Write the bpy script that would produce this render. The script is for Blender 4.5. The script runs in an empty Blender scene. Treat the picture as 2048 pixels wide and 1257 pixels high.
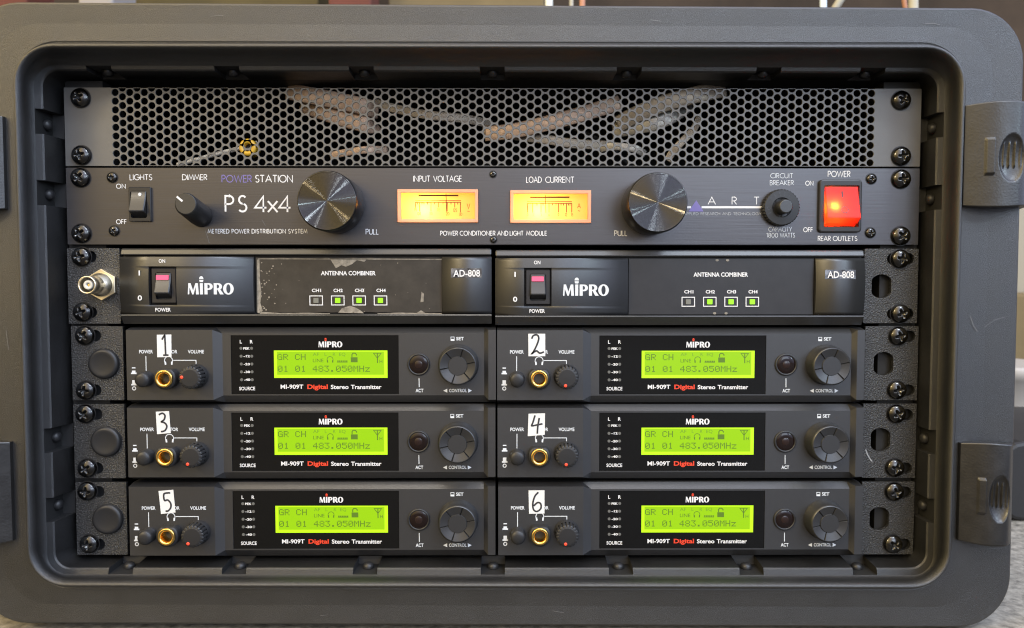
import bpy, bmesh, math, random, os
from mathutils import Vector, Matrix
from mathutils.geometry import tessellate_polygon
random.seed(7)
PI = math.pi
S = .001                                   # everything is measured in millimetres
scn = bpy.context.scene
COL = scn.collection

# ------------------------------------------------------------------ camera
CAM = (7.65, -438.24, -107.73); PITCH = math.radians(2.5845); YAW = math.radians(.3217); FPX = 1539.0
cp, sp, cy_, sy_ = math.cos(PITCH), math.sin(PITCH), math.cos(YAW), math.sin(YAW)
RIGHT = Vector((cy_, -sy_, 0)); FWD = Vector((sy_*cp, cy_*cp, -sp)); DOWN = FWD.cross(RIGHT)
cam = bpy.data.cameras.new('camera'); camo = bpy.data.objects.new('camera', cam); COL.objects.link(camo)
m3 = Matrix((RIGHT, -DOWN, -FWD)).transposed()
camo.matrix_world = Matrix.Translation(Vector(CAM)*S) @ m3.to_4x4()
cam.sensor_width = 36; cam.lens = FPX/2048*36; cam.clip_start = .01; cam.clip_end = 50
cam.dof.use_dof = True; cam.dof.focus_distance = .435; cam.dof.aperture_fstop = 11
scn.camera = camo

# ------------------------------------------------------------------ world and lamps
w = bpy.data.worlds.new('World'); scn.world = w; w.use_nodes = True
nt = w.node_tree; nt.nodes.clear()
def N(t, **k):
    n = nt.nodes.new(t)
    for a, b in k.items(): setattr(n, a, b)
    return n
tc = N('ShaderNodeTexCoord'); sx = N('ShaderNodeSeparateXYZ'); nt.links.new(tc.outputs['Generated'], sx.inputs[0])
def mapr(src, a, b):
    n = N('ShaderNodeMapRange', interpolation_type='SMOOTHSTEP'); nt.links.new(src, n.inputs[0])
    n.inputs[1].default_value = a; n.inputs[2].default_value = b; return n.outputs[0]
def mixc(f, a, b):
    n = N('ShaderNodeMix', data_type='RGBA'); nt.links.new(f, n.inputs[0])
    for i, v in ((6, a), (7, b)):
        if isinstance(v, tuple): n.inputs[i].default_value = (*v, 1)
        else: nt.links.new(v, n.inputs[i])
    return n.outputs[2]
hue = mixc(mapr(sx.outputs[0], -.55, .40), (1.12, .84, .36), (.80, .89, 1.20))
up = mixc(mapr(sx.outputs[2], -.32, .56), (.012, .012, .012), (1.98, 1.96, 2.0))
mu = N('ShaderNodeMix', data_type='RGBA', blend_type='MULTIPLY'); mu.inputs[0].default_value = 1
nt.links.new(hue, mu.inputs[6]); nt.links.new(up, mu.inputs[7])
bg = N('ShaderNodeBackground'); bg.inputs[1].default_value = 1.2; nt.links.new(mu.outputs[2], bg.inputs[0])
wo = N('ShaderNodeOutputWorld'); nt.links.new(bg.outputs[0], wo.inputs[0])

def area(name, loc, target, sx_, sy, power, col, spread=180):
    l = bpy.data.lights.new(name, 'AREA'); l.shape = 'RECTANGLE'; l.size = sx_; l.size_y = sy; l.energy = power*.70; l.color = col
    l.spread = math.radians(spread)
    o = bpy.data.objects.new(name, l); COL.objects.link(o); o.location = loc
    o.rotation_euler = (Vector(target)-Vector(loc)).to_track_quat('-Z', 'Y').to_euler(); return o
TGT = (0, 0, -.13)
area('ceiling_lamp_cool', (.75, -1.25, 1.35), TGT, .38, .13, 16, (.78, .90, 1.0))
area('window_light', (.74, -2.0, .34), (.13, 0, -.05), .75, .6, 6.2, (.80, .95, 1.08))
area('ceiling_lamp_warm', (-1.25, -1.2, .75), TGT, .2, .12, 11, (1.0, .79, .46))
area('ceiling_lamp_near', (-.22, -.50, 1.5), TGT, .5, .12, 5.5, (1.0, .93, .80))
area('ceiling_lamp_side', (1.7, -1.1, .75), TGT, .2, .09, 8, (.72, .92, 1.0))
area('ceiling_lamp_far', (-1.25, -1.6, .95), TGT, .2, .07, 5, (1.0, .97, .92))
area('ceiling_lamp_strip', (.32, -.95, 1.7), TGT, .5, .05, 4.5, (.9, .96, 1.0))
area('ceiling_lamp_end', (1.45, -1.5, .42), TGT, .2, .06, 3.5, (.70, .93, 1.0))

scn.view_settings.view_transform = 'Standard'; scn.view_settings.look = 'None'
scn.view_settings.exposure = 0; scn.view_settings.gamma = 1; scn.view_settings.use_curve_mapping = False
scn.cycles.use_denoising = True; scn.cycles.max_bounces = 8; scn.cycles.sample_clamp_indirect = 4
scn.cycles.filter_width = 1.15; scn.cycles.caustics_reflective = False; scn.cycles.caustics_refractive = False

# ------------------------------------------------------------------ measuring
def P(px, py, y=0.):
    """the point of the plane y (mm) seen at a place measured on the photograph (2048 wide)"""
    d = FWD + RIGHT*((px-1024)/FPX) + DOWN*((py-628.5)/FPX)
    t = (y-CAM[1])/d.y
    return Vector((CAM[0]+d.x*t, y, CAM[2]+d.z*t))
def K(px, y=0.): return px*(y-CAM[1])/FPX          # pixels to mm at that depth

# ------------------------------------------------------------------ materials
MATS = {}
def mat(name, col, rough=.5, metal=0., spec=.5, noise=0., nscale=300., bump=0., bscale=800., emit=None, estr=0., coat=0., alpha=1., stretch=None,
        aniso=0., radial=False, trans=0., rvar=0., speck=None):
    m = bpy.data.materials.new(name); m.use_nodes = True; t = m.node_tree; b = t.nodes['Principled BSDF']
    b.inputs['Base Color'].default_value = (*col, 1); b.inputs['Roughness'].default_value = rough
    b.inputs['Metallic'].default_value = metal; b.inputs['Specular IOR Level'].default_value = spec
    b.inputs['Coat Weight'].default_value = coat; b.inputs['Coat Roughness'].default_value = .05
    if emit: b.inputs['Emission Color'].default_value = (*emit, 1); b.inputs['Emission Strength'].default_value = estr
    tcn = t.nodes.new('ShaderNodeTexCoord'); mp = t.nodes.new('ShaderNodeMapping'); t.links.new(tcn.outputs['Object'], mp.inputs[0])
    if stretch: mp.inputs['Scale'].default_value = stretch
    if noise or rvar:
        n = t.nodes.new('ShaderNodeTexNoise'); n.inputs['Scale'].default_value = nscale; n.inputs['Detail'].default_value = 6; n.inputs['Roughness'].default_value = .65
        t.links.new(mp.outputs[0], n.inputs['Vector'])
    if noise:
        r = t.nodes.new('ShaderNodeMapRange'); t.links.new(n.outputs[0], r.inputs[0])
        r.inputs[1].default_value = .3; r.inputs[2].default_value = .7; r.inputs[3].default_value = 1-noise; r.inputs[4].default_value = 1+noise
        v = t.nodes.new('ShaderNodeVectorMath'); v.operation = 'SCALE'; v.inputs[0].default_value = col; t.links.new(r.outputs[0], v.inputs['Scale'])
        t.links.new(v.outputs[0], b.inputs['Base Color'])
    if speck:
        n3 = t.nodes.new('ShaderNodeTexNoise'); n3.inputs['Scale'].default_value = speck[0]; n3.inputs['Detail'].default_value = 2; t.links.new(mp.outputs[0], n3.inputs['Vector'])
        r3 = t.nodes.new('ShaderNodeMapRange'); r3.inputs[1].default_value = speck[1]; r3.inputs[2].default_value = speck[1]+.06; t.links.new(n3.outputs[0], r3.inputs[0])
        x3 = t.nodes.new('ShaderNodeMix'); x3.data_type = 'RGBA'; t.links.new(r3.outputs[0], x3.inputs[0]); x3.inputs[7].default_value = (speck[2],)*3+(1,)
        if noise: t.links.new(v.outputs[0], x3.inputs[6])
        else: x3.inputs[6].default_value = (*col, 1)
        t.links.new(x3.outputs[2], b.inputs['Base Color'])
    if rvar:
        r = t.nodes.new('ShaderNodeMapRange'); t.links.new(n.outputs[0], r.inputs[0])
        r.inputs[1].default_value = .3; r.inputs[2].default_value = .7; r.inputs[3].default_value = rough-rvar; r.inputs[4].default_value = rough+rvar
        t.links.new(r.outputs[0], b.inputs['Roughness'])
    if bump:
        n2 = t.nodes.new('ShaderNodeTexNoise'); n2.inputs['Scale'].default_value = bscale; n2.inputs['Detail'].default_value = 3
        t.links.new(mp.outputs[0], n2.inputs['Vector'])
        bp = t.nodes.new('ShaderNodeBump'); bp.inputs['Strength'].default_value = bump; bp.inputs['Distance'].default_value = .0006
        t.links.new(n2.outputs[0], bp.inputs['Height']); t.links.new(bp.outputs[0], b.inputs['Normal'])
    if aniso:
        b.inputs['Anisotropic'].default_value = aniso
        tg = t.nodes.new('ShaderNodeTangent'); tg.direction_type = 'RADIAL'; tg.axis = 'Y'
        if radial: t.links.new(tg.outputs[0], b.inputs['Tangent'])
        else:
            cv = t.nodes.new('ShaderNodeCombineXYZ'); cv.inputs[0].default_value = 1; t.links.new(cv.outputs[0], b.inputs['Tangent'])
    if trans:
        tr = t.nodes.new('ShaderNodeBsdfTranslucent'); tr.inputs[0].default_value = (*col, 1)
        mx = t.nodes.new('ShaderNodeMixShader'); mx.inputs[0].default_value = trans
        t.links.new(b.outputs[0], mx.inputs[1]); t.links.new(tr.outputs[0], mx.inputs[2])
        t.links.new(mx.outputs[0], t.nodes['Material Output'].inputs[0])
    MATS[name] = m; return m
mat('case_plastic', (.008, .008, .008), .37, spec=1., noise=.2, nscale=45, bump=.45, bscale=3600, rvar=.07, speck=(1500, .66, .045))
mat('scuff', (.16, .16, .16), .6)
mat('latch_plastic', (.013, .0122, .0115), .36, spec=.8, noise=.18, nscale=90, bump=.15, bscale=900, rvar=.08)
mat('interior_black', (.016, .016, .016), .6)
mat('painted_vent', (.115, .112, .107), .45, spec=.9, noise=.05, nscale=150, bump=.10, bscale=2500)
mat('brushed_black', (.112, .108, .112), .34, metal=.85, spec=.5, noise=.045, nscale=620, stretch=(.05, 1, 3.5), bump=.05, bscale=600, aniso=.55, rvar=.05)
mat('powder_coat', (.019, .019, .0185), .30, spec=1., noise=.35, nscale=900, bump=1., bscale=1500, rvar=.12, speck=(1100, .66, .20))
mat('satin_grey', (.018, .018, .018), .38, spec=1., noise=.05, nscale=500, bump=.08, bscale=3000)
mat('body_grey', (.020, .020, .021), .40, spec=1., noise=.08, nscale=300, bump=.10, bscale=4200)
mat('knob_grey', (.022, .0225, .024), .36, spec=.8, bump=.06, bscale=2600)
mat('gloss_window', (.004, .004, .004), .05, spec=.5)
mat('label_black', (.022, .021, .022), .38, noise=.15, nscale=120)
mat('worn_label', (.036, .031, .025), .40, noise=.30, nscale=90)
mat('tape_residue', (.27, .24, .195), .45, noise=.45, nscale=400)
mat('switch_black', (.024, .023, .024), .35)
mat('rocker_grey', (.060, .060, .062), .30)
mat('rubber_black', (.020, .020, .021), .42)
mat('white_ink', (.80, .80, .80), .6)
mat('pale_ink', (.72, .76, .80), .5)
mat('dim_ink', (.42, .43, .44), .6)
mat('violet_ink', (.20, .165, .42), .5)
mat('red_ink', (.72, .055, .02), .5, emit=(.8, .05, .02), estr=.12)
mat('marker_ink', (.030, .030, .035), .5)
mat('sticker_white', (.80, .80, .78), .55, noise=.03, nscale=300)
mat('silver_sticker', (.16, .16, .165), .22, metal=.7, noise=.95, nscale=260, rvar=.1)
mat('black_chrome', (.085, .083, .080), .17, metal=1.)
mat('screw_recess', (.02, .02, .02), .4, metal=.5)
mat('dark_chrome', (.20, .195, .19), .2, metal=1.)
mat('turned_metal', (.075, .073, .072), .07, metal=1.)
mat('knob_side', (.045, .045, .045), .30, metal=.8)
mat('nickel', (.88, .80, .62), .33, metal=1., bump=.1, bscale=500)
mat('brass', (.83, .55, .16), .22, metal=1.)
mat('connector_white', (.75, .72, .62), .4)
mat('led_green', (.10, .3, .01), .4, emit=(.36, .80, .01), estr=1.0)
mat('led_off', (.20, .20, .17), .4)
mat('dot_off', (.13, .13, .12), .5)
mat('lamp_pink', (.5, .08, .14), .4, emit=(1., .10, .24), estr=.75)
mat('red_mark_glow', (.6, .04, .02), .4, emit=(1., .08, .03), estr=.9)  # volume knob's red index mark, glow put into its colour; no lamp
mat('lcd_border', (.10, .2, .004), .5, emit=(.56, .95, .002), estr=1.)
mat('lcd_glass', (.06, .1, .004), .25, emit=(.335, .67, .002), estr=.93)
mat('lcd_ink', (.07, .12, .01), .5, emit=(.035, .09, .003), estr=1.)
mat('lcd_faint', (.07, .12, .01), .5, emit=(.11, .26, .004), estr=1.)
mat('act_lens', (.010, .005, .004), .06, spec=.5)
mat('act_core', (.022, .012, .010), .12)
mat('meter_dial', (.96, .74, .40), .5, trans=.8)
mat('meter_frame', (.98, .74, .58), .35, trans=.65)
mat('meter_housing', (.9, .82, .7), .7)
mat('dial_ink', (.10, .02, .005), .6)
mat('rocker_red', (.92, .05, .035), .22, trans=.45, emit=(1, .04, .03), estr=.13)
mat('tan_sheath', (.74, .53, .39), .45, metal=.35, noise=.08, nscale=40)
mat('ivory_sheath', (.56, .48, .38), .45, metal=.3, noise=.08, nscale=40)
mat('clear_sheath', (.52, .49, .43), .35, metal=.5)
mat('grey_sheath', (.70, .68, .64), .4, noise=.3, nscale=500)
mat('yellow_plastic', (.62, .37, .03), .4)
mat('carpet', (.26, .243, .205), .95, noise=.55, nscale=170, bump=1., bscale=190)
mat('added_floor_dark', (.03, .028, .026), .7, noise=.3, nscale=20)
mat('back_wall', (.045, .032, .022), .9, noise=.5, nscale=5)
mat('cardboard', (.18, .14, .07), .85, noise=.15, nscale=9)
mat('olive_card', (.09, .07, .025), .85, noise=.3, nscale=9)
mat('red_cloth', (.14, .04, .026), .8, noise=.2, nscale=20)
mat('white_pipe', (.72, .76, .70), .4)
mat('blue_white', (.62, .74, .88), .4)
mat('ivory_pipe', (.36, .34, .27), .5)
mat('rust_wire', (.42, .20, .12), .6)
mat('white_plastic', (.42, .41, .40), .4)
mat('black_box', (.02, .02, .021), .5)
mat('grey_tape', (.36, .33, .31), .6)

# ------------------------------------------------------------------ mesh building
ORG = {}
class MB:
    def __init__(s): s.v = []; s.f = []; s.m = []; s.mats = []; s.sm = []
    def mi(s, name):
        if name not in s.mats: s.mats.append(name)
        return s.mats.index(name)
    def add(s, vs, fs, m, smooth=False):
        o = len(s.v); s.v += [Vector(v) for v in vs]; k = s.mi(m)
        for f in fs: s.f.append([o+i for i in f]); s.m.append(k); s.sm.append(smooth)
        return s
    def box(s, x0, x1, y0, y1, z0, z1, m):
        vs = [(x, y, z) for x in (x0, x1) for y in (y0, y1) for z in (z0, z1)]
        return s.add(vs, [(0, 1, 3, 2), (4, 6, 7, 5), (0, 4, 5, 1), (2, 3, 7, 6), (0, 2, 6, 4), (1, 5, 7, 3)], m)
    def loft(s, loops, m, cap0=False, cap1=False, smooth=False, closed=True):
        n = len(loops[0]); vs = [p for l in loops for p in l]; fs = []
        for a in range(len(loops)-1):
            for i in range(n if closed else n-1):
                j = (i+1) % n; fs.append((a*n+i, a*n+j, a*n+n+j, a*n+n+i))
        s.add(vs, fs, m, smooth)
        if cap0: s.add(loops[0], [tuple(range(n))], m)
        if cap1: s.add(loops[-1], [tuple(range(n))[::-1]], m)
        return s
    def plate(s, outer, holes, y, m, depth=0, hole_m=None):
        """flat face in the plane y with holes, outer and hole side walls going back by depth"""
        polys = [[Vector((a, b, 0)) for a, b in outer]] + [[Vector((a, b, 0)) for a, b in h] for h in holes]
        tri = tessellate_polygon(polys); flat = [p for q in polys for p in q]
        s.add([(p.x, y, p.y) for p in flat], tri, m)
        if depth:
            for k, q in enumerate([outer]+list(holes)):
                s.loft([[(a, y, b) for a, b in q], [(a, y+depth, b) for a, b in q]], m if k == 0 or not hole_m else hole_m)
        return s
    def slab(s, outline, y0, y1, m, ch=0., smooth=False):
        """front face at y0, a chamfer ch, walls back to y1; outline is a function of inset or a list"""
        if callable(outline):
            ls = [[(a, y1, b) for a, b in outline(0)], [(a, y0+ch, b) for a, b in outline(0)]]
            if ch: ls += [[(a, y0+ch*.3, b) for a, b in outline(ch*.3)], [(a, y0, b) for a, b in outline(ch)]]
        else: ls = [[(a, y1, b) for a, b in outline], [(a, y0, b) for a, b in outline]]
        return s.loft(ls, m, cap1=True, smooth=False)
    def lathe(s, prof, cx, cz, m, seg=40, smooth=True, cap=True, rad=None):
        """prof: (radius, y) from back to front, turned about the y axis"""
        ls = []
        for r, y in prof:
            ls.append([(cx+r*(rad(a, r, y) if rad else 1)*math.cos(a), y, cz+r*(rad(a, r, y) if rad else 1)*math.sin(a)) for a in [2*PI*i/seg for i in range(seg)]])
        s.loft(ls, m, smooth=smooth)
        if cap: s.add(ls[-1], [tuple(range(seg))[::-1]], m)
        return s
    def tube(s, pts, r, m, seg=10, flat=1., up=(0, 1, 0)):
        pts = [Vector(p) for p in pts]; ls = []
        for i, p in enumerate(pts):
            t = (pts[min(i+1, len(pts)-1)]-pts[max(i-1, 0)]).normalized(); u = Vector(up); u = (u-t*u.dot(t)).normalized(); v = t.cross(u)
            ls.append([p+v*(r*math.cos(a))+u*(r*flat*math.sin(a)) for a in [2*PI*k/seg for k in range(seg)]])
        return s.loft(ls, m, True, True, smooth=True)
    def ribbon(s, pts, wd, y, m):
        """a flat pen stroke in the plane y through the (x, z) points"""
        pts = [Vector((p[0], p[1])) for p in pts]; n = len(pts); closed = (pts[0]-pts[-1]).length < 1e-6 and n > 3
        L, R = [], []
        for i, p in enumerate(pts):
            a = pts[i-1] if i else (pts[-2] if closed else None); b = pts[i+1] if i < n-1 else (pts[1] if closed else None)
            d0 = (p-a).normalized() if a is not None else (b-p).normalized(); d1 = (b-p).normalized() if b is not None else d0
            n0 = Vector((-d0.y, d0.x)); n1 = Vector((-d1.y, d1.x)); q = n0+n1
            if q.length < .3: q = n0
            q = q.normalized(); q = q*(wd/2/max(.5, q.dot(n0))); L.append(p+q); R.append(p-q)
        vs = [(p.x, y, p.y) for p in L+R]
        return s.add(vs, [(i, i+1, n+i+1, n+i) for i in range(n-1)], m)
    def build(s, name, parent=None, org=None, bevel=0., seg=2, ang=25, **props):
        if org is None: org = ORG[parent.name] if parent else Vector((0, 0, 0))
        org = Vector(org); me = bpy.data.meshes.new(name)
        me.from_pydata([(v-org)*S for v in s.v], [], s.f)
        for q in s.mats: me.materials.append(MATS[q])
        me.polygons.foreach_set('material_index', s.m); me.polygons.foreach_set('use_smooth', s.sm)
        bm = bmesh.new(); bm.from_mesh(me); bmesh.ops.remove_doubles(bm, verts=bm.verts, dist=2e-6)
        bmesh.ops.recalc_face_normals(bm, faces=bm.faces); bm.to_mesh(me); bm.free()
        o = bpy.data.objects.new(name, me); COL.objects.link(o); ORG[o.name] = org
        if parent: o.parent = parent; o.location = (org-ORG[parent.name])*S
        else: o.location = org*S
        if bevel:
            b = o.modifiers.new('bevel', 'BEVEL'); b.width = bevel*S; b.segments = seg; b.limit_method = 'ANGLE'; b.angle_limit = math.radians(ang); b.harden_normals = False
        for k, v in props.items(): o[k] = v
        return o
def thing(name, label, cat, org, group=None):
    o = bpy.data.objects.new(name, None); COL.objects.link(o); o.empty_display_size = .01
    o.location = Vector(org)*S; ORG[o.name] = Vector(org); o['label'] = label; o['category'] = cat
    if group: o['group'] = group
    return o
def tag(o, label, cat, group=None):
    o['label'] = label; o['category'] = cat
    if group: o['group'] = group
    return o
def dup(root, org, label, skip=()):
    r = root.copy(); COL.objects.link(r); r.location = Vector(org)*S; ORG[r.name] = Vector(org); r['label'] = label
    made = {}
    for ch in root.children:
        if ch.name in skip: continue
        c = ch.copy(); COL.objects.link(c); c.parent = r; made[ch.name] = c; ORG[c.name] = ORG[ch.name]-ORG[root.name]+Vector(org)
        for g in ch.children:
            d = g.copy(); COL.objects.link(d); d.parent = c; ORG[d.name] = ORG[g.name]-ORG[root.name]+Vector(org)
    return r, made
def circ(cx, cz, r, n=32, a0=0.): return [(cx+r*math.cos(a0+2*PI*i/n), cz+r*math.sin(a0+2*PI*i/n)) for i in range(n)]
def rrect(x0, x1, z0, z1, r, n=5):
    def f(i=0.):
        q = max(r-i, .02); o = []
        for cx, cz, a in ((x1-i-q, z1-i-q, 0), (x0+i+q, z1-i-q, 90), (x0+i+q, z0+i+q, 180), (x1-i-q, z0+i+q, 270)):
            o += [(cx+q*math.cos(math.radians(a+90*k/n)), cz+q*math.sin(math.radians(a+90*k/n))) for k in range(n+1)]
        return o
    return f
def pxrect(x0, y0, x1, y1, y=0.):
    a = P(x0, y0, y); b = P(x1, y1, y); return min(a.x, b.x), max(a.x, b.x), min(a.z, b.z), max(a.z, b.z)
def slot(cx, cz, w, r, n=8):
    return [(cx+w/2+r*math.cos(a), cz+r*math.sin(a)) for a in [-PI/2+PI*k/n for k in range(n+1)]] + [(cx-w/2+r*math.cos(a), cz+r*math.sin(a)) for a in [PI/2+PI*k/n for k in range(n+1)]]

# ------------------------------------------------------------------ lettering
def arc(cx, cz, rx, rz, a0, a1, n=10): return [(cx+rx*math.cos(math.radians(a0+(a1-a0)*i/n)), cz+rz*math.sin(math.radians(a0+(a1-a0)*i/n))) for i in range(n+1)]
GL = {   # a light geometric sans, one pen stroke per list, capital height 1
 'A': (.82, [[(0, 0), (.41, 1), (.82, 0)], [(.15, .34), (.67, .34)]]),
 'B': (.50, [[(0, 0), (0, 1), (.22, 1)]+arc(.22, .76, .21, .24, 90, -90)+[(0, .52)], [(.22, .52)]+arc(.24, .26, .25, .26, 90, -90)+[(0, 0)]]),
 'C': (.70, [arc(.47, .5, .47, .5, 52, 308, 16)]),
 'D': (.70, [[(0, 0), (0, 1), (.20, 1)]+arc(.20, .5, .50, .5, 90, -90, 14)+[(0, 0)]]),
 'E': (.44, [[(.44, 1), (0, 1), (0, 0), (.44, 0)], [(0, .52), (.42, .52)]]),
 'F': (.42, [[(.42, 1), (0, 1), (0, 0)], [(0, .52), (.40, .52)]]),
 'G': (.86, [arc(.46, .5, .46, .5, 48, 360, 18)+[(.52, .5)]]),
 'H': (.62, [[(0, 0), (0, 1)], [(.62, 0), (.62, 1)], [(0, .52), (.62, .52)]]),
 'I': (.02, [[(.01, 0), (.01, 1)]]),
 'K': (.56, [[(0, 0), (0, 1)], [(.52, 1), (.04, .5), (.56, 0)]]),
 'L': (.40, [[(0, 1), (0, 0), (.40, 0)]]),
 'M': (.86, [[(0, 0), (.12, 1), (.43, .18), (.74, 1), (.86, 0)]]),
 'N': (.68, [[(0, 0), (0, 1), (.68, 0), (.68, 1)]]),
 'O': (.90, [arc(.45, .5, .45, .5, 0, 360, 24)]),
 'P': (.48, [[(0, 0), (0, 1), (.22, 1)]+arc(.22, .74, .26, .26, 90, -90)+[(0, .48)]]),
 'R': (.50, [[(0, 0), (0, 1), (.22, 1)]+arc(.22, .74, .26, .26, 90, -90)+[(0, .48)], [(.20, .48), (.50, 0)]]),
 'S': (.48, [arc(.25, .75, .21, .25, 35, 270, 10)+arc(.24, .25, .24, .25, 90, -145, 10)]),
 'T': (.56, [[(0, 1), (.56, 1)], [(.28, 1), (.28, 0)]]),
 'U': (.60, [[(0, 1), (0, .3)]+arc(.30, .3, .30, .3, 180, 360, 10)+[(.60, 1)]]),
 'V': (.76, [[(0, 1), (.38, 0), (.76, 1)]]),
 'W': (1.1, [[(0, 1), (.28, 0), (.55, .95), (.82, 0), (1.1, 1)]]),
 'Y': (.66, [[(0, 1), (.33, .46), (.66, 1)], [(.33, .46), (.33, 0)]]),
 'x': (.50, [[(0, .70), (.50, 0)], [(0, 0), (.50, .70)]]),
 '0': (.56, [arc(.28, .5, .28, .5, 0, 360, 20)]), '1': (.22, [[(0, .82), (.18, 1), (.18, 0)]]),
 '2': (.5, [arc(.25, .74, .24, .26, 170, -30, 10)+[(0, 0), (.5, 0)]]), '3': (.5, [arc(.23, .76, .22, .24, 150, -90, 10), arc(.24, .26, .26, .26, 90, -150, 10)]),
 '5': (.5, [[(.46, 1), (.12, 1), (.05, .56)]+arc(.23, .32, .27, .32, 110, -140, 10)]), '6': (.54, [[(.38, 1), (.05, .45)], arc(.27, .3, .27, .3, 0, 360, 16)]),
 '9': (.54, [[(.16, 0), (.49, .55)], arc(.27, .7, .27, .3, 0, 360, 16)]),
 '4': (.60, [[(.44, 0), (.44, 1), (0, .28), (.60, .28)]]), '8': (.52, [arc(.26, .76, .21, .24, 0, 360, 16), arc(.26, .27, .26, .27, 0, 360, 18)]),
 '~': (.6, [[(0, .3), (.1, .42), (.22, .42), (.38, .28), (.5, .28), (.6, .4)]]), ' ': (.36, []),
}
def geo(mb, s, x0, x1, zc, h, y, m, wt=.11, gap=.17):
    """geometric lettering stretched between x0 and x1"""
    tot = sum(GL[c][0] for c in s)+gap*(len(s)-1); k = (x1-x0)/tot; x = x0; e = 0
    for c in s:
        wd, st = GL[c]
        for q in st:
            mb.ribbon([(x+p[0]*k, zc+(p[1]-.5)*h) for p in q], wt*h, y-.004*(e % 3), m); e += 1
        x += (wd+gap)*k
TXT = {}
def glyphs(s, bold):
    if (s, bold) not in TXT:
        def ev(body, off):
            c = bpy.data.curves.new('lettering', 'FONT'); c.body = body; c.resolution_u = 3; c.offset = off
            o = bpy.data.objects.new('lettering', c); COL.objects.link(o); dg = bpy.context.evaluated_depsgraph_get(); dg.update()
            me = bpy.data.meshes.new_from_object(o.evaluated_get(dg)); vs = [tuple(v.co) for v in me.vertices]; fs = [tuple(p.vertices) for p in me.polygons]
            bpy.data.objects.remove(o); bpy.data.curves.remove(c); bpy.data.meshes.remove(me); return vs, fs
        hv, _ = ev('H', 0); cap = max(v[1] for v in hv); vs, fs = ev(s, bold)
        xs = [v[0] for v in vs]; TXT[s, bold] = ([((v[0]-min(xs))/(max(xs)-min(xs)), v[1]/cap) for v in vs], fs, (max(xs)-min(xs))/cap)
    return TXT[s, bold]
def txt(mb, s, x0, x1, zc, h, y, m, bold=.016):
    """grotesque lettering, capital height h, stretched between x0 and x1 (x1 None: natural width about x0)"""
    vs, fs, wd = glyphs(s, bold)
    if x1 is None: x0, x1 = x0-wd*h/2, x0+wd*h/2
    mb.add([(x0+u*(x1-x0), y, zc+(v-.5)*h) for u, v in vs], fs, m)
def ptxt(mb, s, px0, px1, pyc, ph, y, m, bold=.016, fn=txt, dy=.12, **k):
    """the same, measured on the photograph on a surface at depth y"""
    a = P(px0, pyc, y)
    if px1 is None: fn(mb, s, a.x, None, a.z, K(ph, y), y-dy, m, bold)
    elif fn is txt: fn(mb, s, a.x, P(px1, pyc, y).x, a.z, K(ph, y), y-dy, m, bold)
    else: fn(mb, s, a.x, P(px1, pyc, y).x, a.z, K(ph, y), y-dy, m, **k)
def pline(mb, pts, pw, y, m, dy=.12): mb.ribbon([(P(a, b, y).x, P(a, b, y).z) for a, b in pts], K(pw, y), y-dy, m)
def ppoly(mb, pts, y, m, dy=.12):
    q = [P(a, b, y) for a, b in pts]; mb.plate([(p.x, p.z) for p in q], [], y-dy, m)
def logo(mb, x0, x1, zb, h, y, m, dot):
    """the maker's word mark: heavy high-contrast capitals, a microphone head for the dot of the i"""
    def T(p): return (x0+p[0]*(x1-x0)/4.14, zb+p[1]*h)
    def pl(o, hs=()): mb.plate([T(p) for p in o], [[T(p) for p in q] for q in hs], y, m)
    pl([(0, 0), (.04, 0), (.13, 0), (.16, .62), (.40, 0), (.52, 0), (.72, .66), (.74, 0), (1.0, 0), (.92, 1), (.70, 1), (.48, .36), (.27, 1), (.06, 1)])
    pl([(1.10, 0), (1.37, 0), (1.37, 1), (1.10, 1)])
    def bowl(x, leg):
        o = [(x, 0), (x+.28, 0), (x+.28, .40), (x+.36, .40)]
        if leg: o = [(x, 0), (x+.28, 0), (x+.28, .44), (x+.34, .42), (x+.56, 0), (x+.90, 0), (x+.60, .44)]
        o += [(a, b) for a, b in arc(x+.40, .70, .36, .30, -75 if leg else -90, 90, 9)]+[(x, 1)]
        pl(o, [[(x+.28, .54)]+arc(x+.34, .70, .15, .17, -80, 80, 6)+[(x+.28, .87)]])
    bowl(1.50, False); bowl(2.34, True)
    pl(arc(3.66, .5, .48, .52, 0, 350, 24), [arc(3.66, .5, .19, .40, 0, 345, 20)])
    mb.plate([T(p) for p in arc(1.235, 1.36, .20, .26, 0, 180, 10)], [], y, dot)
    mb.plate([T(p) for p in [(1.05, 1.29), (1.06, 1.16), (1.12, 1.09), (1.35, 1.09), (1.41, 1.16), (1.42, 1.29)]], [], y, dot)
FIVE = {'G': '01110100011000010111100011000101111', 'R': '11110100011000111110101001001010001', 'C': '01110100011000010000100001000101110', 'H': '10001100011000111111100011000110001',
 '0': '01110100011001110101110011000101110', '1': '00100011000010000100001000010001110', '4': '00010001100101010010111110001000010', '8': '01110100011000101110100011000101110',
 '3': '11111000100010000010000011000101110', '.': '00000000000000000000000000110001100', '5': '11111100001111000001000011000101110', 'M': '10001110111010110101100011000110001', 'z': '00000000001111100010001000100011111'}
def matrix_text(mb, s, x, zt, dx, dz, y, m):
    for k, c in enumerate(s):
        if c == ' ': continue
        for i, b in enumerate(FIVE[c]):
            if b == '1':
                cx = x+(k*6+i % 5)*dx; cz = zt-(i//5)*dz
                mb.add([(cx, y, cz), (cx+dx*.94, y, cz), (cx+dx*.94, y, cz-dz*.94), (cx, y, cz-dz*.94)], [(0, 1, 2, 3)], m)
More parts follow.
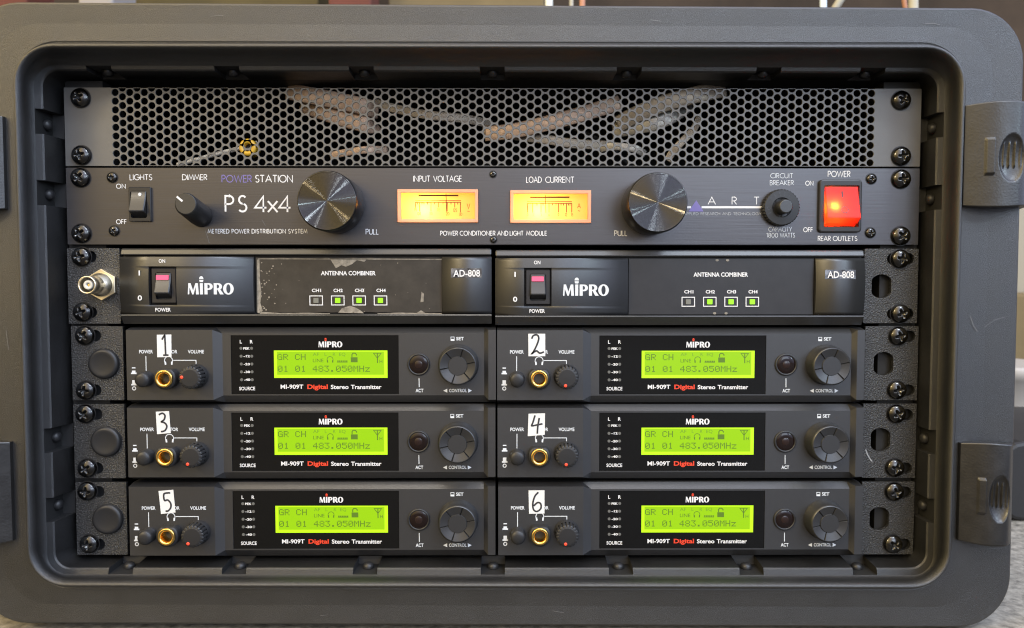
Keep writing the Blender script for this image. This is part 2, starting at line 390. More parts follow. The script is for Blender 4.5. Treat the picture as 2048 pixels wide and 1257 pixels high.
def smooth_path(pts, n=6):
    o = []; q = [pts[0]]+list(pts)+[pts[-1]]
    for i in range(1, len(q)-2):
        p0, p1, p2, p3 = [Vector(a) for a in q[i-1:i+3]]
        for k in range(n):
            t = k/n; o.append(.5*((2*p1)+(p2-p0)*t+(2*p0-5*p1+4*p2-p3)*t*t+(3*p1-p0-3*p2+p3)*t**3))
    return o+[Vector(pts[-1])]

# ------------------------------------------------------------------ the setting
FLOOR = -301.
mb = MB(); mb.add([(-3000, -2500, FLOOR-3), (3000, -2500, FLOOR-3), (3000, 955, FLOOR-3), (-3000, 955, FLOOR-3)], [(0, 1, 2, 3)], 'added_floor_dark')  # added unseen floor, dark so the fronts reflect little light from below
mb.build('added_dark_floor', kind='structure')
mb = MB(); mb.add([(-3000, -60, FLOOR), (3000, -60, FLOOR), (3000, 950, FLOOR), (-3000, 950, FLOOR)], [(0, 1, 2, 3)], 'carpet')
mb.build('floor', kind='structure')
mb = MB(); mb.add([(-3000, 950, FLOOR), (3000, 950, FLOOR), (3000, 950, 2000), (-3000, 950, 2000)], [(0, 1, 2, 3)], 'back_wall')
mb.build('wall', kind='structure')

# ------------------------------------------------------------------ rack case
YR, YL, YLED, YB = -25., -30., -12., 5.
case = thing('rack_case', 'large black moulded plastic equipment rack case with rounded corners and side latches', 'rack case', (0, 100, FLOOR+.5))
def rquad(corners, ins, rad, cuts=(), n=10):
    """rounded loop through four corners (x, z) TL TR BR BL, inset by ins; cuts: four lists of fractions along top, right, bottom, left"""
    c = [Vector(p) for p in corners]; cs = []
    for i in range(4):
        p, a, b = c[i], c[i-1], c[(i+1) % 4]; d0 = (p-a).normalized(); d1 = (b-p).normalized()
        n0 = Vector((d0.y, -d0.x)); n1 = Vector((d1.y, -d1.x)); q = p+(n0+n1)*(ins/(1+n0.dot(n1))); cs.append(q)
    out = []
    for i in range(4):
        p, a, b = cs[i], cs[i-1], cs[(i+1) % 4]; d0 = (p-a).normalized(); d1 = (b-p).normalized()
        th = math.acos(max(-1, min(1, d0.dot(d1)))); t = rad*math.tan(th/2); s0 = p-d0*t; n0 = Vector((d0.y, -d0.x)); ce = s0+n0*rad
        v = s0-ce
        for k in range(n+1): out.append(ce+Matrix.Rotation(-th*k/n, 2) @ v)
        if cuts:
            for f in cuts[i]: out.append(cs[i].lerp(cs[(i+1) % 4], f))
    return out
def corners(pts, y): return [(P(a, b, y).x, P(a, b, y).z) for a, b in pts]
OUT = corners([(-75, 1), (2054, 14), (2022, 1259), (-52, 1250)], YR)
LIP = corners([(26, 90), (1932, 93), (1899, 1176), (57, 1172)], YL)
LED0 = corners([(69, 133), (1888, 138), (1863, 1149), (98, 1147)], YLED)
LED1 = corners([(82, 140), (1878, 145), (1853, 1138), (109, 1138)], YLED)
BACK = [(-244.5, 5.5), (244.2, 5.5), (243.2, -269.2), (-243.6, -269.2)]
def frac(axis, side, px):        # notch centres in pixels along a ledge side -> fractions along that side
    a, b = LED0[side], LED0[(side+1) % 4]; o = []
    for q in px:
        v = P(q, 600, YLED).x if axis == 0 else P(1000, q, YLED).z
        for e in (-1, 1):
            w_ = v+e*6.8; o.append((w_-a[axis])/(b[axis]-a[axis]))
    return sorted(o)
NT = [[210, 462, 727, 985, 1255, 1530, 1735], [250, 395, 560, 885, 1022], [230, 460, 726, 985, 1245, 1510, 1740], [245, 387, 560, 880, 1018]]
NT[1] = [250, 395, 885, 1022]; NT[3] = [245, 387, 880, 1018]
cuts = [frac(0, 0, NT[0]), frac(1, 1, NT[1]), frac(0, 2, NT[2]), frac(1, 3, NT[3])]
mb = MB()
def lp(c, ins, rad, y, n=10, cuts=()): return [(p.x, y, p.y) for p in rquad(c, ins, rad, cuts, n)]
R0 = 29.
for seq in ([lp(OUT, 0, R0, 300), lp(OUT, 0, R0, YR+3), lp(OUT, .5, R0-.5, YR+1.2), lp(OUT, 1.8, R0-1.8, YR)],):
    mb.loft(seq, 'case_plastic', smooth=True)
l_out = lp(OUT, 1.8, R0-1.8, YR); l_mid = []
g0 = lp(LIP, -3.6, 23.6, YR+.1)
for a, b in zip(l_out, g0): l_mid.append(Vector(a).lerp(Vector(b), .52)+Vector((0, .40, 0)))
mb.loft([l_out, l_mid, g0], 'case_plastic')
mb.loft([g0, lp(LIP, -3.1, 23.1, YR+.8), lp(LIP, -2.5, 22.5, YR+.7), lp(LIP, -1.9, 21.9, YR-1), lp(LIP, -1.2, 21.2, YL+1.5), lp(LIP, -.4, 20.4, YL+.2), lp(LIP, .5, 19.5, YL), lp(LIP, 1.3, 18.7, YL+.8), lp(LIP, 1.9, 18.1, YL+2.4), lp(LIP, 2.3, 17.7, YL+5)], 'case_plastic', smooth=True)
mb.loft([lp(LIP, 2.3, 17.7, YL+5), lp(LED0, -.3, 11.3, YLED-.6)], 'case_plastic', smooth=True)
A = lp(LED0, -.3, 11.3, YLED-.6, 10, cuts); B0 = lp(LED1, -.4, 9.4, YLED, 10, cuts); B1 = lp(LED1, .3, 8.7, YLED+.8, 10, cuts); C = lp(BACK, 0, 6, YB, 10, cuts); D = lp(BACK, 0, 6, 225, 10, cuts)
def straighten(loop):                # keep the notch edges square to their side all the way back
    k = 0; loop = [Vector(v) for v in loop]; o = [v.copy() for v in loop]
    for side in range(4):
        k += 11; nc = len(cuts[side]); a, b = loop[k-1], loop[(k+nc) % len(loop)]
        for q in range(k, k+nc):
            ax = 0 if side in (0, 2) else 2; f = (A[q][ax]-a[ax])/(b[ax]-a[ax]); f = max(.001, min(.999, f)); o[q] = a.lerp(b, f)
        k += nc
    return o
B0, B1, C, D = [straighten(v) for v in (B0, B1, C, D)]
n = len(A); cutset = set(); idx = 0; k0 = 0
for side in range(4):
    k0 += 11
    for q in range(0, len(cuts[side]), 2): cutset.add(k0+q)
    k0 += len(cuts[side])
for i in range(n):
    j = (i+1) % n
    if i in cutset:
        a0, a1 = Vector(A[i]), Vector(A[j]); f0, f1 = a0.copy(), a1.copy(); f0.y = f1.y = YB-1
        mb.add([a0, a1, f1, f0], [(0, 1, 2, 3)], 'interior_black'); mb.add([f0, f1, C[j], C[i]], [(0, 1, 2, 3)], 'interior_black')
        mb.add([a0, B0[i], B1[i], C[i], f0], [(0, 1, 2, 3, 4)], 'interior_black'); mb.add([a1, B0[j], B1[j], C[j], f1], [(0, 1, 2, 3, 4)], 'interior_black')
    else:
        mb.add([A[i], A[j], B0[j], B0[i]], [(0, 1, 2, 3)], 'case_plastic'); mb.add([B0[i], B0[j], B1[j], B1[i]], [(0, 1, 2, 3)], 'case_plastic'); mb.add([B1[i], B1[j], C[j], C[i]], [(0, 1, 2, 3)], 'case_plastic')
mb.loft([C, D], 'interior_black', cap1=True)
for pts, wd in (([(1940, 632), (1947, 652), (1955, 664)], 1.3), ([(1968, 655), (1990, 640), (2012, 634)], .8), ([(1300, 40), (1322, 43)], 1.0), ([(1850, 48), (1868, 47), (1880, 50)], .9), ([(420, 33), (447, 31)], .8), ([(1105, 1222), (1128, 1226)], .9), ([(640, 1232), (655, 1230)], .8), ([(12, 660), (17, 700)], .9)):
    mb.ribbon([(P(a, b, YR-.12).x, P(a, b, YR-.12).z) for a, b in pts], K(wd, YR), YR-.12, 'scuff')
shell = mb.build('shell', case)
# bolts in the notches
def bolt(cx, cz, side):
    b = MB(); pr = [(3.1, 0), (3.1, -.9), (2.8, -1.9), (1.9, -2.7), (.9, -3.0)]
    b.lathe(pr, 0, 0, 'rubber_black', 18)
    rot = {0: Matrix.Rotation(PI/2, 3, 'X'), 1: Matrix.Rotation(-PI/2, 3, 'Z'), 2: Matrix.Rotation(-PI/2, 3, 'X'), 3: Matrix.Rotation(PI/2, 3, 'Z')}[side]
    b.v = [rot @ (v) for v in b.v]
    # turned so that the head looks into the opening
    b.v = [Vector((v.x+cx, v.y-2.5, v.z+cz)) for v in b.v]
    b.build('bolt', case)
for side in range(4):
    for q in range(0, len(cuts[side]), 2):
        f = (cuts[side][q]+cuts[side][q+1])/2; p = Vector(LED0[side]).lerp(Vector(LED0[(side+1) % 4]), f); bolt(p.x, p.y, side)
# rack rails behind the ears
for s_ in (-1, 1):
    b = MB(); xa, xb = sorted((s_*243., s_*222.)); b.box(xa, xb, 4.6, 6.6, -268, 4.5, 'interior_black'); xa, xb = sorted((s_*222., s_*224.)); b.box(xa, xb, 6.6, 28, -268, 4.5, 'interior_black')
    b.build('rack_rail', case)
# ------------------------------------------------------------------ latches
def latch(name, px0, px1, py0, py1, flip, label):
    a = P(px0, (py0+py1)/2, YR); b = P(px1, (py0+py1)/2, YR); zt = P(1000, py0, YR-5).z; zb = P(1000, py1, YR-5).z
    x0, x1 = a.x, b.x; m = MB(); NU, NV = 130, 80; g = []; W_ = x1-x0; H_ = zt-zb
    def prof(u):                       # bulge towards the camera, then curling back round the case's edge
        if u < .55: return -2.2-7.6*math.sin(u/.55*PI/2)
        return -9.8+26*((u-.55)/.45)**2.1
    for i in range(NU+1):
        u = i/NU; row = []
        for k in range(NV+1):
            v = k/NV; x = x0+W_*u; bow = 2.2*math.sin(min(u, .75)/.75*PI)
            z = zb+bow*(-1 if v < .5 else 1)*abs(2*v-1)**6*.5+H_*v; y = YR+prof(u)
            e = ((u-.50)/.155)**2+((v-.46)/.235)**2
            if e < 1: y += 3.0*(1-e)**.6*(1-.55*v)*1.3; y -= 1.5*(max(0, math.sin((u-.398)/.034*PI))**2)*max(0, min(1, (v-.36)/.03, (.63-v)/.03))*(1-e)
            if abs(u-.25) < .045 and .31 < v < .66: y -= 1.3
            row.append(Vector((x, y, z)))
        g.append(row)
    if flip:
        for row in g:
            for p in row: p.x = x0+x1-p.x
    vs = [p for r in g for p in r]; fs = [(i*(NV+1)+k, (i+1)*(NV+1)+k, (i+1)*(NV+1)+k+1, i*(NV+1)+k+1) for i in range(NU) for k in range(NV)]
    m.add(vs, fs, 'latch_plastic', True)
    rim = [g[i][0] for i in range(NU+1)]+[g[NU][k] for k in range(1, NV+1)]+[g[i][NV] for i in range(NU-1, -1, -1)]+[g[0][k] for k in range(NV-1, 0, -1)]
    m.loft([rim, [p+Vector((0, 5.5, 0)) for p in rim]], 'latch_plastic')
    o = m.build(name, case); o['label'] = label; return o
latch('latch', 1923, 2082, 208, 411, False, 'latch at the upper right edge of the rim')
latch('latch', 1914, 2044, 890, 1086, False, 'latch at the lower right edge of the rim')
latch('latch', -105, 28, 886, 1084, True, 'latch at the lower left edge of the rim')
latch('latch', -125, 13, 232, 418, True, 'latch at the upper left edge of the rim')

# ------------------------------------------------------------------ screws
def screw_mesh(cx, y, cz, r, h, ang, dark='black_chrome'):
    """pan head with a real cross recess, facing the camera; y is the surface it sits on"""
    m = MB(); NR, NA = 15, 48; ls = []
    for i in range(NR+1):
        t = 1-i/NR*.985; rr = r*t; l = []
        for k in range(NA):
            a = 2*PI*k/NA; x, z = rr*math.cos(a), rr*math.sin(a); hh = h*(.30+.70*math.sqrt(max(0, 1-t*t)))
            xr, zr = x*math.cos(ang)+z*math.sin(ang), -x*math.sin(ang)+z*math.cos(ang)
            c = min(abs(xr), abs(zr)); l_ = max(abs(xr), abs(zr))
            if l_ < r*.52 and c < r*.13*(1.25-l_/r): hh -= h*.55*(1-l_/(r*.60))+h*.12
            l.append((cx+x, y-hh, cz+z))
        ls.append(l)
    m.loft([[(cx+r*math.cos(2*PI*k/NA), y, cz+r*math.sin(2*PI*k/NA)) for k in range(NA)]]+ls, dark, cap1=True, smooth=True)
    rc = m.mi('screw_recess')
    for q, f in enumerate(m.f):
        c_ = sum((m.v[a] for a in f), Vector())/len(f); x, z = c_.x-cx, c_.z-cz
        xr, zr = abs(x*math.cos(ang)+z*math.sin(ang)), abs(-x*math.sin(ang)+z*math.cos(ang))
        if max(xr, zr) < r*.44 and min(xr, zr) < r*.12: m.m[q] = rc
    return m
SCREW = []
def screw(parent, px, py, y, r=5.3, h=3.6, name='rack_screw', k=0):
    p = P(px, py, y-h*.55); ang = random.uniform(0, PI/2)
    m = screw_mesh(p.x, y, p.z, r, h, ang); m.add([(p.x+(r+.5)*math.cos(2*PI*i/24), y-.12, p.z+(r+.5)*math.sin(2*PI*i/24)) for i in range(24)], [tuple(range(24))], 'switch_black')
    return m.build(name, parent, org=(p.x, y, p.z))

# ------------------------------------------------------------------ perforated vent panel
vp = thing('vent_panel', 'one unit perforated black steel vent panel across the top of the rack', 'rack panel', (0, 0, -44))
m = MB(); x0, x1 = -241.3, 241.3; zt, zb = -.3, -43.9; hx0, hx1 = P(224, 250, 0).x, P(1749, 250, 0).x; NC = 105; cw = (hx1-hx0)/NC; ch = 4.86; rh = 2.06
for (a, b) in ((x0, hx0), (hx1, x1)): m.box(a, b, 0, .8, zb, zt, 'painted_vent')
for c in range(NC):
    ca = hx0+c*cw; cb = ca+cw; cx = (ca+cb)/2; off = 0 if c % 2 == 0 else -ch/2; rows = range(-1, 11); zlast = zt
    for q in rows:
        cz = -2.95+off-q*ch; c1, c0 = min(cz+ch/2, zt), max(cz-ch/2, zb)
        if c1-c0 < .3: continue
        cl = lambda z: max(zb+.25, min(zt-.25, z))
        rect = [(cb, cz), (cb, cz+ch/4), (cb, cz+ch/2), (cx+cw/4, cz+ch/2), (cx, cz+ch/2), (cx-cw/4, cz+ch/2), (ca, cz+ch/2), (ca, cz+ch/4), (ca, cz), (ca, cz-ch/4), (ca, cz-ch/2), (cx-cw/4, cz-ch/2), (cx, cz-ch/2), (cx+cw/4, cz-ch/2), (cb, cz-ch/2), (cb, cz-ch/4)]
        rect = [(a, max(c0, min(c1, b))) for a, b in rect]
        if cz+rh < zb+.5 or cz-rh > zt-.5:
            m.add([(a, 0, b) for a, b in ((ca, c0), (cb, c0), (cb, c1), (ca, c1))], [(0, 1, 2, 3)], 'painted_vent'); continue
        cir = [(cx+rh*math.cos(2*PI*i/16), cl(cz+rh*math.sin(2*PI*i/16))) for i in range(16)]
        ci2 = [(cx+(rh-.13)*math.cos(2*PI*i/16), cl(cz+(rh-.13)*math.sin(2*PI*i/16))) for i in range(16)]
        m.loft([[(a, 0, b) for a, b in rect], [(a, 0, b) for a, b in cir], [(a, .16, b) for a, b in ci2], [(a, .8, b) for a, b in ci2]], 'painted_vent')
m.build('perforated_plate', vp)
for q in ((158, 195), (160, 310), (1805, 200), (1805, 312)): screw(vp, *q, 0)

# cables behind the vent
def cable(pts, pw, y, mt, label, name='cable', flat=.16, cat='cable', group='cables behind the vent panel'):
    q = [P(a, b, y+d) for a, b, d in pts]; o = MB(); c = smooth_path([tuple(p) for p in q], 8)
    o.tube(c, K(pw, y)/2, mt, 12, flat); b = o.build(name, org=q[0]); return tag(b, label, cat, group)
cable([(575, 182, 6), (612, 190, 1), (670, 201, 0), (730, 214, 0), (755, 222, 8)], 34, 14, 'tan_sheath', 'flat tan cable sloping down behind the vent panel, upper of the close pair')
cable([(605, 206, 8), (640, 220, 1), (690, 236, 0), (735, 248, 0), (752, 250, 10)], 38, 17, 'tan_sheath', 'flat tan cable behind the vent panel, lower of the close pair')
cable([(745, 205, 8), (800, 220, 4), (860, 231, 0), (930, 238, 3), (985, 250, 14)], 18, 17, 'ivory_sheath', 'thin ivory cable between the tan pair and the crossing cables')
cable([(970, 268, 6), (1030, 262, 2), (1110, 243, 0), (1180, 224, 2), (1240, 205, 8)], 31, 14, 'tan_sheath', 'wide tan cable rising to the right behind the middle of the vent')
cable([(965, 258, 8), (1020, 270, 4), (1090, 279, 0), (1150, 288, 2), (1230, 292, 12)], 19, 19, 'ivory_sheath', 'narrow ivory cable crossing under the rising tan cable')
cable([(1235, 250, 8), (1280, 226, 3), (1340, 204, 0), (1400, 188, 0), (1450, 178, 8)], 34, 14, 'ivory_sheath', 'ivory cable arching up to the top edge of the vent')
cable([(1225, 262, 8), (1270, 254, 3), (1310, 246, 0), (1350, 228, 2), (1380, 205, 12)], 32, 18, 'clear_sheath', 'pale cable bent below the ivory arch behind the vent')
cable([(1200, 298, 4), (1225, 293, 1), (1270, 298, 0), (1290, 310, 4)], 16, 11, 'clear_sheath', 'short pale cable near the bottom edge of the vent')
cable([(1335, 322, 2), (1345, 305, 1), (1362, 286, 0), (1385, 262, 4), (1400, 235, 10)], 15, 15, 'ivory_sheath', 'thin ivory cable rising steeply behind the right half of the vent')
cable([(660, 312, 6), (700, 304, 2), (735, 300, 0), (775, 300, 8)], 15, 16, 'tan_sheath', 'thin tan cable near the bottom of the vent left of centre')
cable([(1080, 226, 30), (1130, 250, 28), (1200, 280, 26), (1260, 330, 30)], 9, 40, 'black_box', 'black cable deep behind the crossing tan cables')
cable([(355, 330, 3), (400, 318, 1), (440, 307, 0), (480, 297, 0), (515, 286, 2)], 9, 12, 'grey_sheath', 'thin grey twisted cable end behind the lower left of the vent', flat=1.)
o = MB(); p = P(505, 300, 9); o.lathe([(4.9, 8), (4.9, 1), (4.4, 0), (2.4, 0), (2.4, 4)], p.x, p.z, 'yellow_plastic', 24, cap=False); o.lathe([(2.4, 4), (.1, 4)], p.x, p.z, 'switch_black', 24)
tag(o.build('connector_cap', org=p), 'round yellow cable connector behind the lower left of the vent', 'connector')

# ------------------------------------------------------------------ power conditioner
pc = thing('power_conditioner', 'brushed black one unit power conditioner with two lit meters and pull out lights', 'power conditioner', (0, 0, -89))
m = MB(); pz1, pz0 = -45.0, -88.0
M1 = pxrect(795, 379, 957, 446); M2 = pxrect(1020, 381, 1182, 447); LS = pxrect(259, 375, 305, 444); PS_ = pxrect(1636, 360, 1720, 466)
def rect_pts(r): return [(r[0], r[2]), (r[1], r[2]), (r[1], r[3]), (r[0], r[3])]
def shr(r, d): return (r[0]+d, r[1]-d, r[2]+d, r[3]-d)
def oblong(px, py): p = P(px, py); return slot(p.x, p.z, 5.2, 3.4)
holes = [rect_pts(M1), rect_pts(M2), rect_pts(shr(LS, 1.2)), rect_pts(shr(PS_, 1.5))]
m.plate([(-241.3, pz0), (241.3, pz0), (241.3, pz1), (-241.3, pz1)], holes, 0, 'brushed_black', 2.6)
m.box(-215, 215, 40, 180, -87, -46, 'interior_black')
g = lambda s, a, b, y, h, mt='white_ink', wt=.13, gap=.17: ptxt(m, s, a, b-(1.6 if len(s) > 3 and h < 9 else 0), y, h, 0, mt, fn=geo, wt=wt, gap=gap)
g('LIGHTS', 260, 304, 355, 10.5); g('ON', 233, 251, 373, 8.5, wt=.15, gap=.22); g('OFF', 233, 253, 444, 8.5, wt=.15, gap=.22); g('DIMMER', 365, 414, 355, 10.5)
g('POWER', 444, 503, 358, 13.5, 'violet_ink'); g('STATION', 511, 585, 358, 13.5); g('PS', 451, 493, 408, 31, wt=.115, gap=.3); g('4x4', 510, 581, 409, 31, wt=.115, gap=.08)
g('METERED', 416, 460, 463, 8, wt=.15, gap=.24); g('POWER', 464, 500, 463, 8, wt=.15, gap=.24); g('DISTRIBUTION', 504, 573, 463, 8, wt=.15, gap=.24); g('SYSTEM', 577, 616, 463, 8, wt=.15, gap=.24)
g('PULL', 732, 757, 464, 10); g('INPUT', 827, 860, 358, 11); g('VOLTAGE', 867, 923, 358, 11); g('LOAD', 1053, 1083, 360, 11); g('CURRENT', 1091, 1148, 360, 11)
g('POWER', 881, 917, 467, 8.5, wt=.15, gap=.22); g('CONDITIONER', 920, 992, 467, 8.5, wt=.15, gap=.22); g('AND', 995, 1016, 467, 8.5, wt=.15, gap=.22); g('LIGHT', 1020, 1048, 467, 8.5, wt=.15, gap=.22); g('MODULE', 1053, 1095, 467, 8.5, wt=.15, gap=.22)
g('PULL', 1229, 1254, 467, 10); g('A', 1416, 1431, 402, 14.5, wt=.10); g('R', 1464, 1473, 402, 14.5, wt=.10); g('T', 1508, 1518, 402, 14.5, wt=.10)
pline(m, [(1366, 415), (1382, 415)], 4.2, 0, 'white_ink'); pline(m, [(1403, 415), (1524, 415)], 4.2, 0, 'white_ink'); ppoly(m, [(1377, 423.5), (1407, 423.5), (1392.5, 401)], 0, 'violet_ink', .13)
g('APPLIED RESEARCH AND TECHNOLOGY', 1367, 1524, 428, 5, 'dim_ink', wt=.15)
g('CIRCUIT', 1541, 1586, 352, 9, 'pale_ink', .10); g('BREAKER', 1540, 1587, 366, 9, 'pale_ink', .10); g('CAPACITY', 1537, 1585, 459, 8.5, 'pale_ink', .10); g('1800', 1533, 1557, 471, 8.5, 'pale_ink', .10); g('WATTS', 1560, 1591, 471, 8.5, 'pale_ink', .10)
g('POWER', 1656, 1700, 348.5, 11); g('ON', 1611, 1626, 367, 8.5, wt=.15, gap=.22); g('OFF', 1607, 1625, 460, 8.5, wt=.15, gap=.22); g('REAR', 1636, 1661, 477.5, 9); g('OUTLETS', 1666, 1714, 477.5, 9)
pline(m, [(411, 462), (415, 474), (419, 487)], 1.0, 0, 'scuff'); pline(m, [(524, 440), (531, 452)], .8, 0, 'scuff')
m.build('faceplate', pc)
for q in ((158, 355), (160, 467), (1805, 358), (1804, 472)):
    screw(pc, *q, 0)
for q in ((223, 355), (227, 462), (1744, 358), (1742, 466)): screw(pc, *q, 0, 2.85, 1.8, 'small_screw')
for q in ((986, 349), (987, 480)): screw(pc, *q, 0, 1.75, 1.2, 'small_screw')
# rocker for the lights
def rocker_switch(parent, org, bx, rk, y, name='rocker_switch', bm='switch_black', rm='rocker_grey', tip=4.2, mark=None, lamp=None, well=None):
    """bx: bezel outline (x0,x1,z0,z1); rk: rocker outline; the upper end is pushed in"""
    b = MB(); fr = rrect(*bx, .6, 3)
    inner = rrect(*rk, 1.2, 4)(0); o = fr(0)
    b.plate(fr(.4), [inner], y-1.6, bm); b.loft([[(a, y, c) for a, c in o], [(a, y-1.2, c) for a, c in o], [(a, y-1.6, c) for a, c in fr(.4)]], bm)
    b.loft([[(a, y-1.6, c) for a, c in inner], [(a, y+5, c) for a, c in inner]], 'switch_black', cap1=True)
    sw = b.build(name, parent, org=org)
    r = MB(); x0, x1, z0, z1 = shr(rk, .35); zs = [z1-(z1-z0)*i/14 for i in range(15)]; cols = []
    def yy(t): return y-2.2-tip*(t**1.6) if t < .74 else None
    H_ = z1-z0; prof = []
    for i in range(11):
        t = i/10; prof.append((z1-t*H_*.74, y-1.9-tip*t**1.5))
    prof += [(z1-H_*.78, y-1.7-tip), (z1-H_*.90, y-1), (z0, y+2)]
    n_ = len(prof); A_ = []; 
    for xx in (x0, x0+.5, x1-.5, x1):
        A_.append([(xx, q[1]+(.5 if xx in (x0, x1) else 0), q[0]) for q in prof])
    r.loft(A_, rm, closed=False, smooth=False)
    for e, xx in ((0, x0), (3, x1)): r.loft([A_[e], [(xx, y+3, q[0]) for q in prof]], 'switch_black' if rm == 'rocker_grey' else rm, closed=False)
    ro = r.build('rocker', sw, bevel=0)
    return sw, ro, prof
p0 = P(282, 409); rk = pxrect(263, 383, 297, 437)
sw, ro, prof = rocker_switch(pc, p0, LS, rk, 0., 'light_switch', tip=3.4)
d = MB(); p = P(278.5, 389, -3); d.plate(circ(p.x, p.z, .95, 14), [], -2.45, 'white_ink', .8); d.build('dot', sw)
# dimmer: a small knob hanging down on its loose shaft
d = MB(); f = P(371, 408, -25); b_ = P(403, 433, 0); ax = Vector((b_.x-f.x, 25, b_.z-f.z)); L_ = ax.length
for r0, y0 in ((0, 0),): pass
ls = []
for r, t in ((5.2, 1.0), (6.3, .97), (6.5, .75), (6.3, .42), (6.15, .05), (5.7, .015), (5.3, 0)):
    c = f+ax*t; ls.append([(c.x+r*math.cos(2*PI*i/32), c.y, c.z+r*math.sin(2*PI*i/32)) for i in range(32)])
d.loft(ls, 'rubber_black', smooth=True); d.add(ls[-1], [tuple(range(32))], 'knob_grey'); dm = d.build('dimmer_knob', pc, org=b_)
d = MB(); q = [(f.x+math.cos(math.radians(140))*r, f.z+math.sin(math.radians(140))*r) for r in (5.9, 2.0)]; d.ribbon(q, 1.05, f.y-.15, 'white_ink'); d.build('pointer', dm)
# pull-out lights: wide knobs with a spun metal face
def pull_light(px, py):
    f = P(px, py, -25); b_ = Vector((f.x, 0, f.z)); k = MB(); R_ = 16.2
    k.lathe([(R_-1.2, 0), (R_-1.2, -3), (R_-.1, -4), (R_, -8), (R_, -23.6), (R_-.35, -24.5), (R_-.6, -24.9)], f.x, f.z, 'knob_side', 64, cap=False)
    o = k.build('pull_light', pc, org=b_); c = MB()
    pr = [(R_-.6, -24.9), (R_-.9, -25.1)]; r_ = R_-1.0
    while r_ > .3: pr.append((r_, -25.0+.033*math.sin(2*PI*r_/.30))); r_ -= .03
    c.lathe(pr, f.x, f.z, 'turned_metal', 64); c.build('spun_face', o, org=(f.x, -25, f.z)); return o
pull_light(653.5, 402); pull_light(1316, 405.5)
# meters
def meter(r, ticks, nums, needle_px, bulb_px, py_off, label):
    b = MB(); x0, x1, z0, z1 = shr(r, .25); D_ = 19
    b.add([(x, y, z) for y in (.3, D_) for x, z in ((x0, z0), (x1, z0), (x1, z1), (x0, z1))], [(0, 1, 5, 4), (1, 2, 6, 5), (2, 3, 7, 6), (3, 0, 4, 7), (4, 5, 6, 7)], 'meter_housing')
    mo = b.build('meter', pc, org=((x0+x1)/2, 0, z0), label=label)
    fr = MB(); i = shr(r, 2.0); o1 = rect_pts(shr(r, .2)); i1 = rect_pts(i)
    fr.plate(o1, [i1], -1.9, 'meter_frame'); fr.loft([[(a, -1.9, c) for a, c in o1], [(a, .2, c) for a, c in o1]], 'meter_frame'); fr.loft([[(a, -1.9, c) for a, c in i1], [(a, 1.4, c) for a, c in i1]], 'meter_frame')
    fr.build('frame', mo, bevel=.2)
    dl = MB(); dl.plate(rect_pts(shr(r, .3)), [], 1.5, 'meter_dial')
    Y = 1.5
    for a, pts, wd in ticks: pline(dl, pts, wd, Y, 'dial_ink', .06+.004*a)
    for s_, cx_, cy_p, h in nums: 
        w_ = sum(GL[c][0] for c in s_)*h*.62+.12*h*len(s_); ptxt(dl, s_, cx_-w_/2, cx_+w_/2, cy_p, h, Y, 'dial_ink', fn=geo, wt=.12, gap=.16, dy=.06)
    dl.build('dial', mo)
    nd = MB(); pline(nd, [(needle_px, 388+py_off), (needle_px+1.2, 424+py_off)], 1.5, .6, 'dial_ink', 0); a = P(needle_px-1, 0, .6)
    nd.build('needle', mo)
    l = bpy.data.lights.new('meter_bulb', 'POINT'); l.energy = BULB; l.color = (1, .47, .08); l.shadow_soft_size = .0030
    lo = bpy.data.objects.new('meter_bulb', l); COL.objects.link(lo); lo.parent = mo; pb = P(bulb_px, 422+py_off, 7.5); lo.location = (pb-ORG[mo.name])*S
BULB = .034
tk = [(0, [(837, 391.5), (917, 391.5)], 3.0), (1, [(830, 402), (922, 402)], 1.6), (2, [(830, 405.5), (922, 405.5)], 1.6)]
for k, (x, l) in enumerate([(831, 12), (835, 4), (839, 18), (844, 4), (848, 4), (855, 4), (862, 18), (869, 4), (877, 10), (886, 4), (894.5, 18), (902, 4), (909.5, 10), (915.5, 4), (921, 20)]): tk.append((3, [(x, 405.5), (x, 405.5+l)], 1.7))
meter(M1, tk, [('95', 831, 420, 5.5), ('100', 838, 428, 5.5), ('110', 862, 428, 5.5), ('115', 877, 420, 6), ('120', 895, 428, 6), ('125', 910, 421, 6.5), ('130', 921, 429, 5.5), ('V', 937, 413, 10), ('~', 937, 422, 8)], 892, 851, 0, 'amber lit meter for input voltage')
tk = [(0, [(1060, 395), (1139, 395)], 3.0), (1, [(1054, 404), (1144, 404)], 1.6), (2, [(1054, 407.5), (1144, 407.5)], 1.6)]
for k, (x, l) in enumerate([(1055, 18), (1065.5, 18), (1074, 4), (1082, 18), (1086, 4), (1098, 18), (1105, 4), (1112, 4), (1117, 18), (1122, 4), (1127, 4), (1133, 18), (1137, 4), (1140, 4), (1143.5, 18)]): tk.append((3, [(x, 407.5), (x, 407.5+l)], 1.7))
meter(M2, tk, [('0', 1055, 430, 5), ('1', 1066, 430, 5), ('3', 1082, 430, 5), ('6', 1098, 430, 5), ('9', 1117, 430, 5.5), ('12', 1132, 430, 5.5), ('15', 1144, 430, 5.5), ('A', 1158, 412, 9.5), ('~', 1158, 421, 8)], 1090.5, 1076, 2, 'amber lit meter for load current')
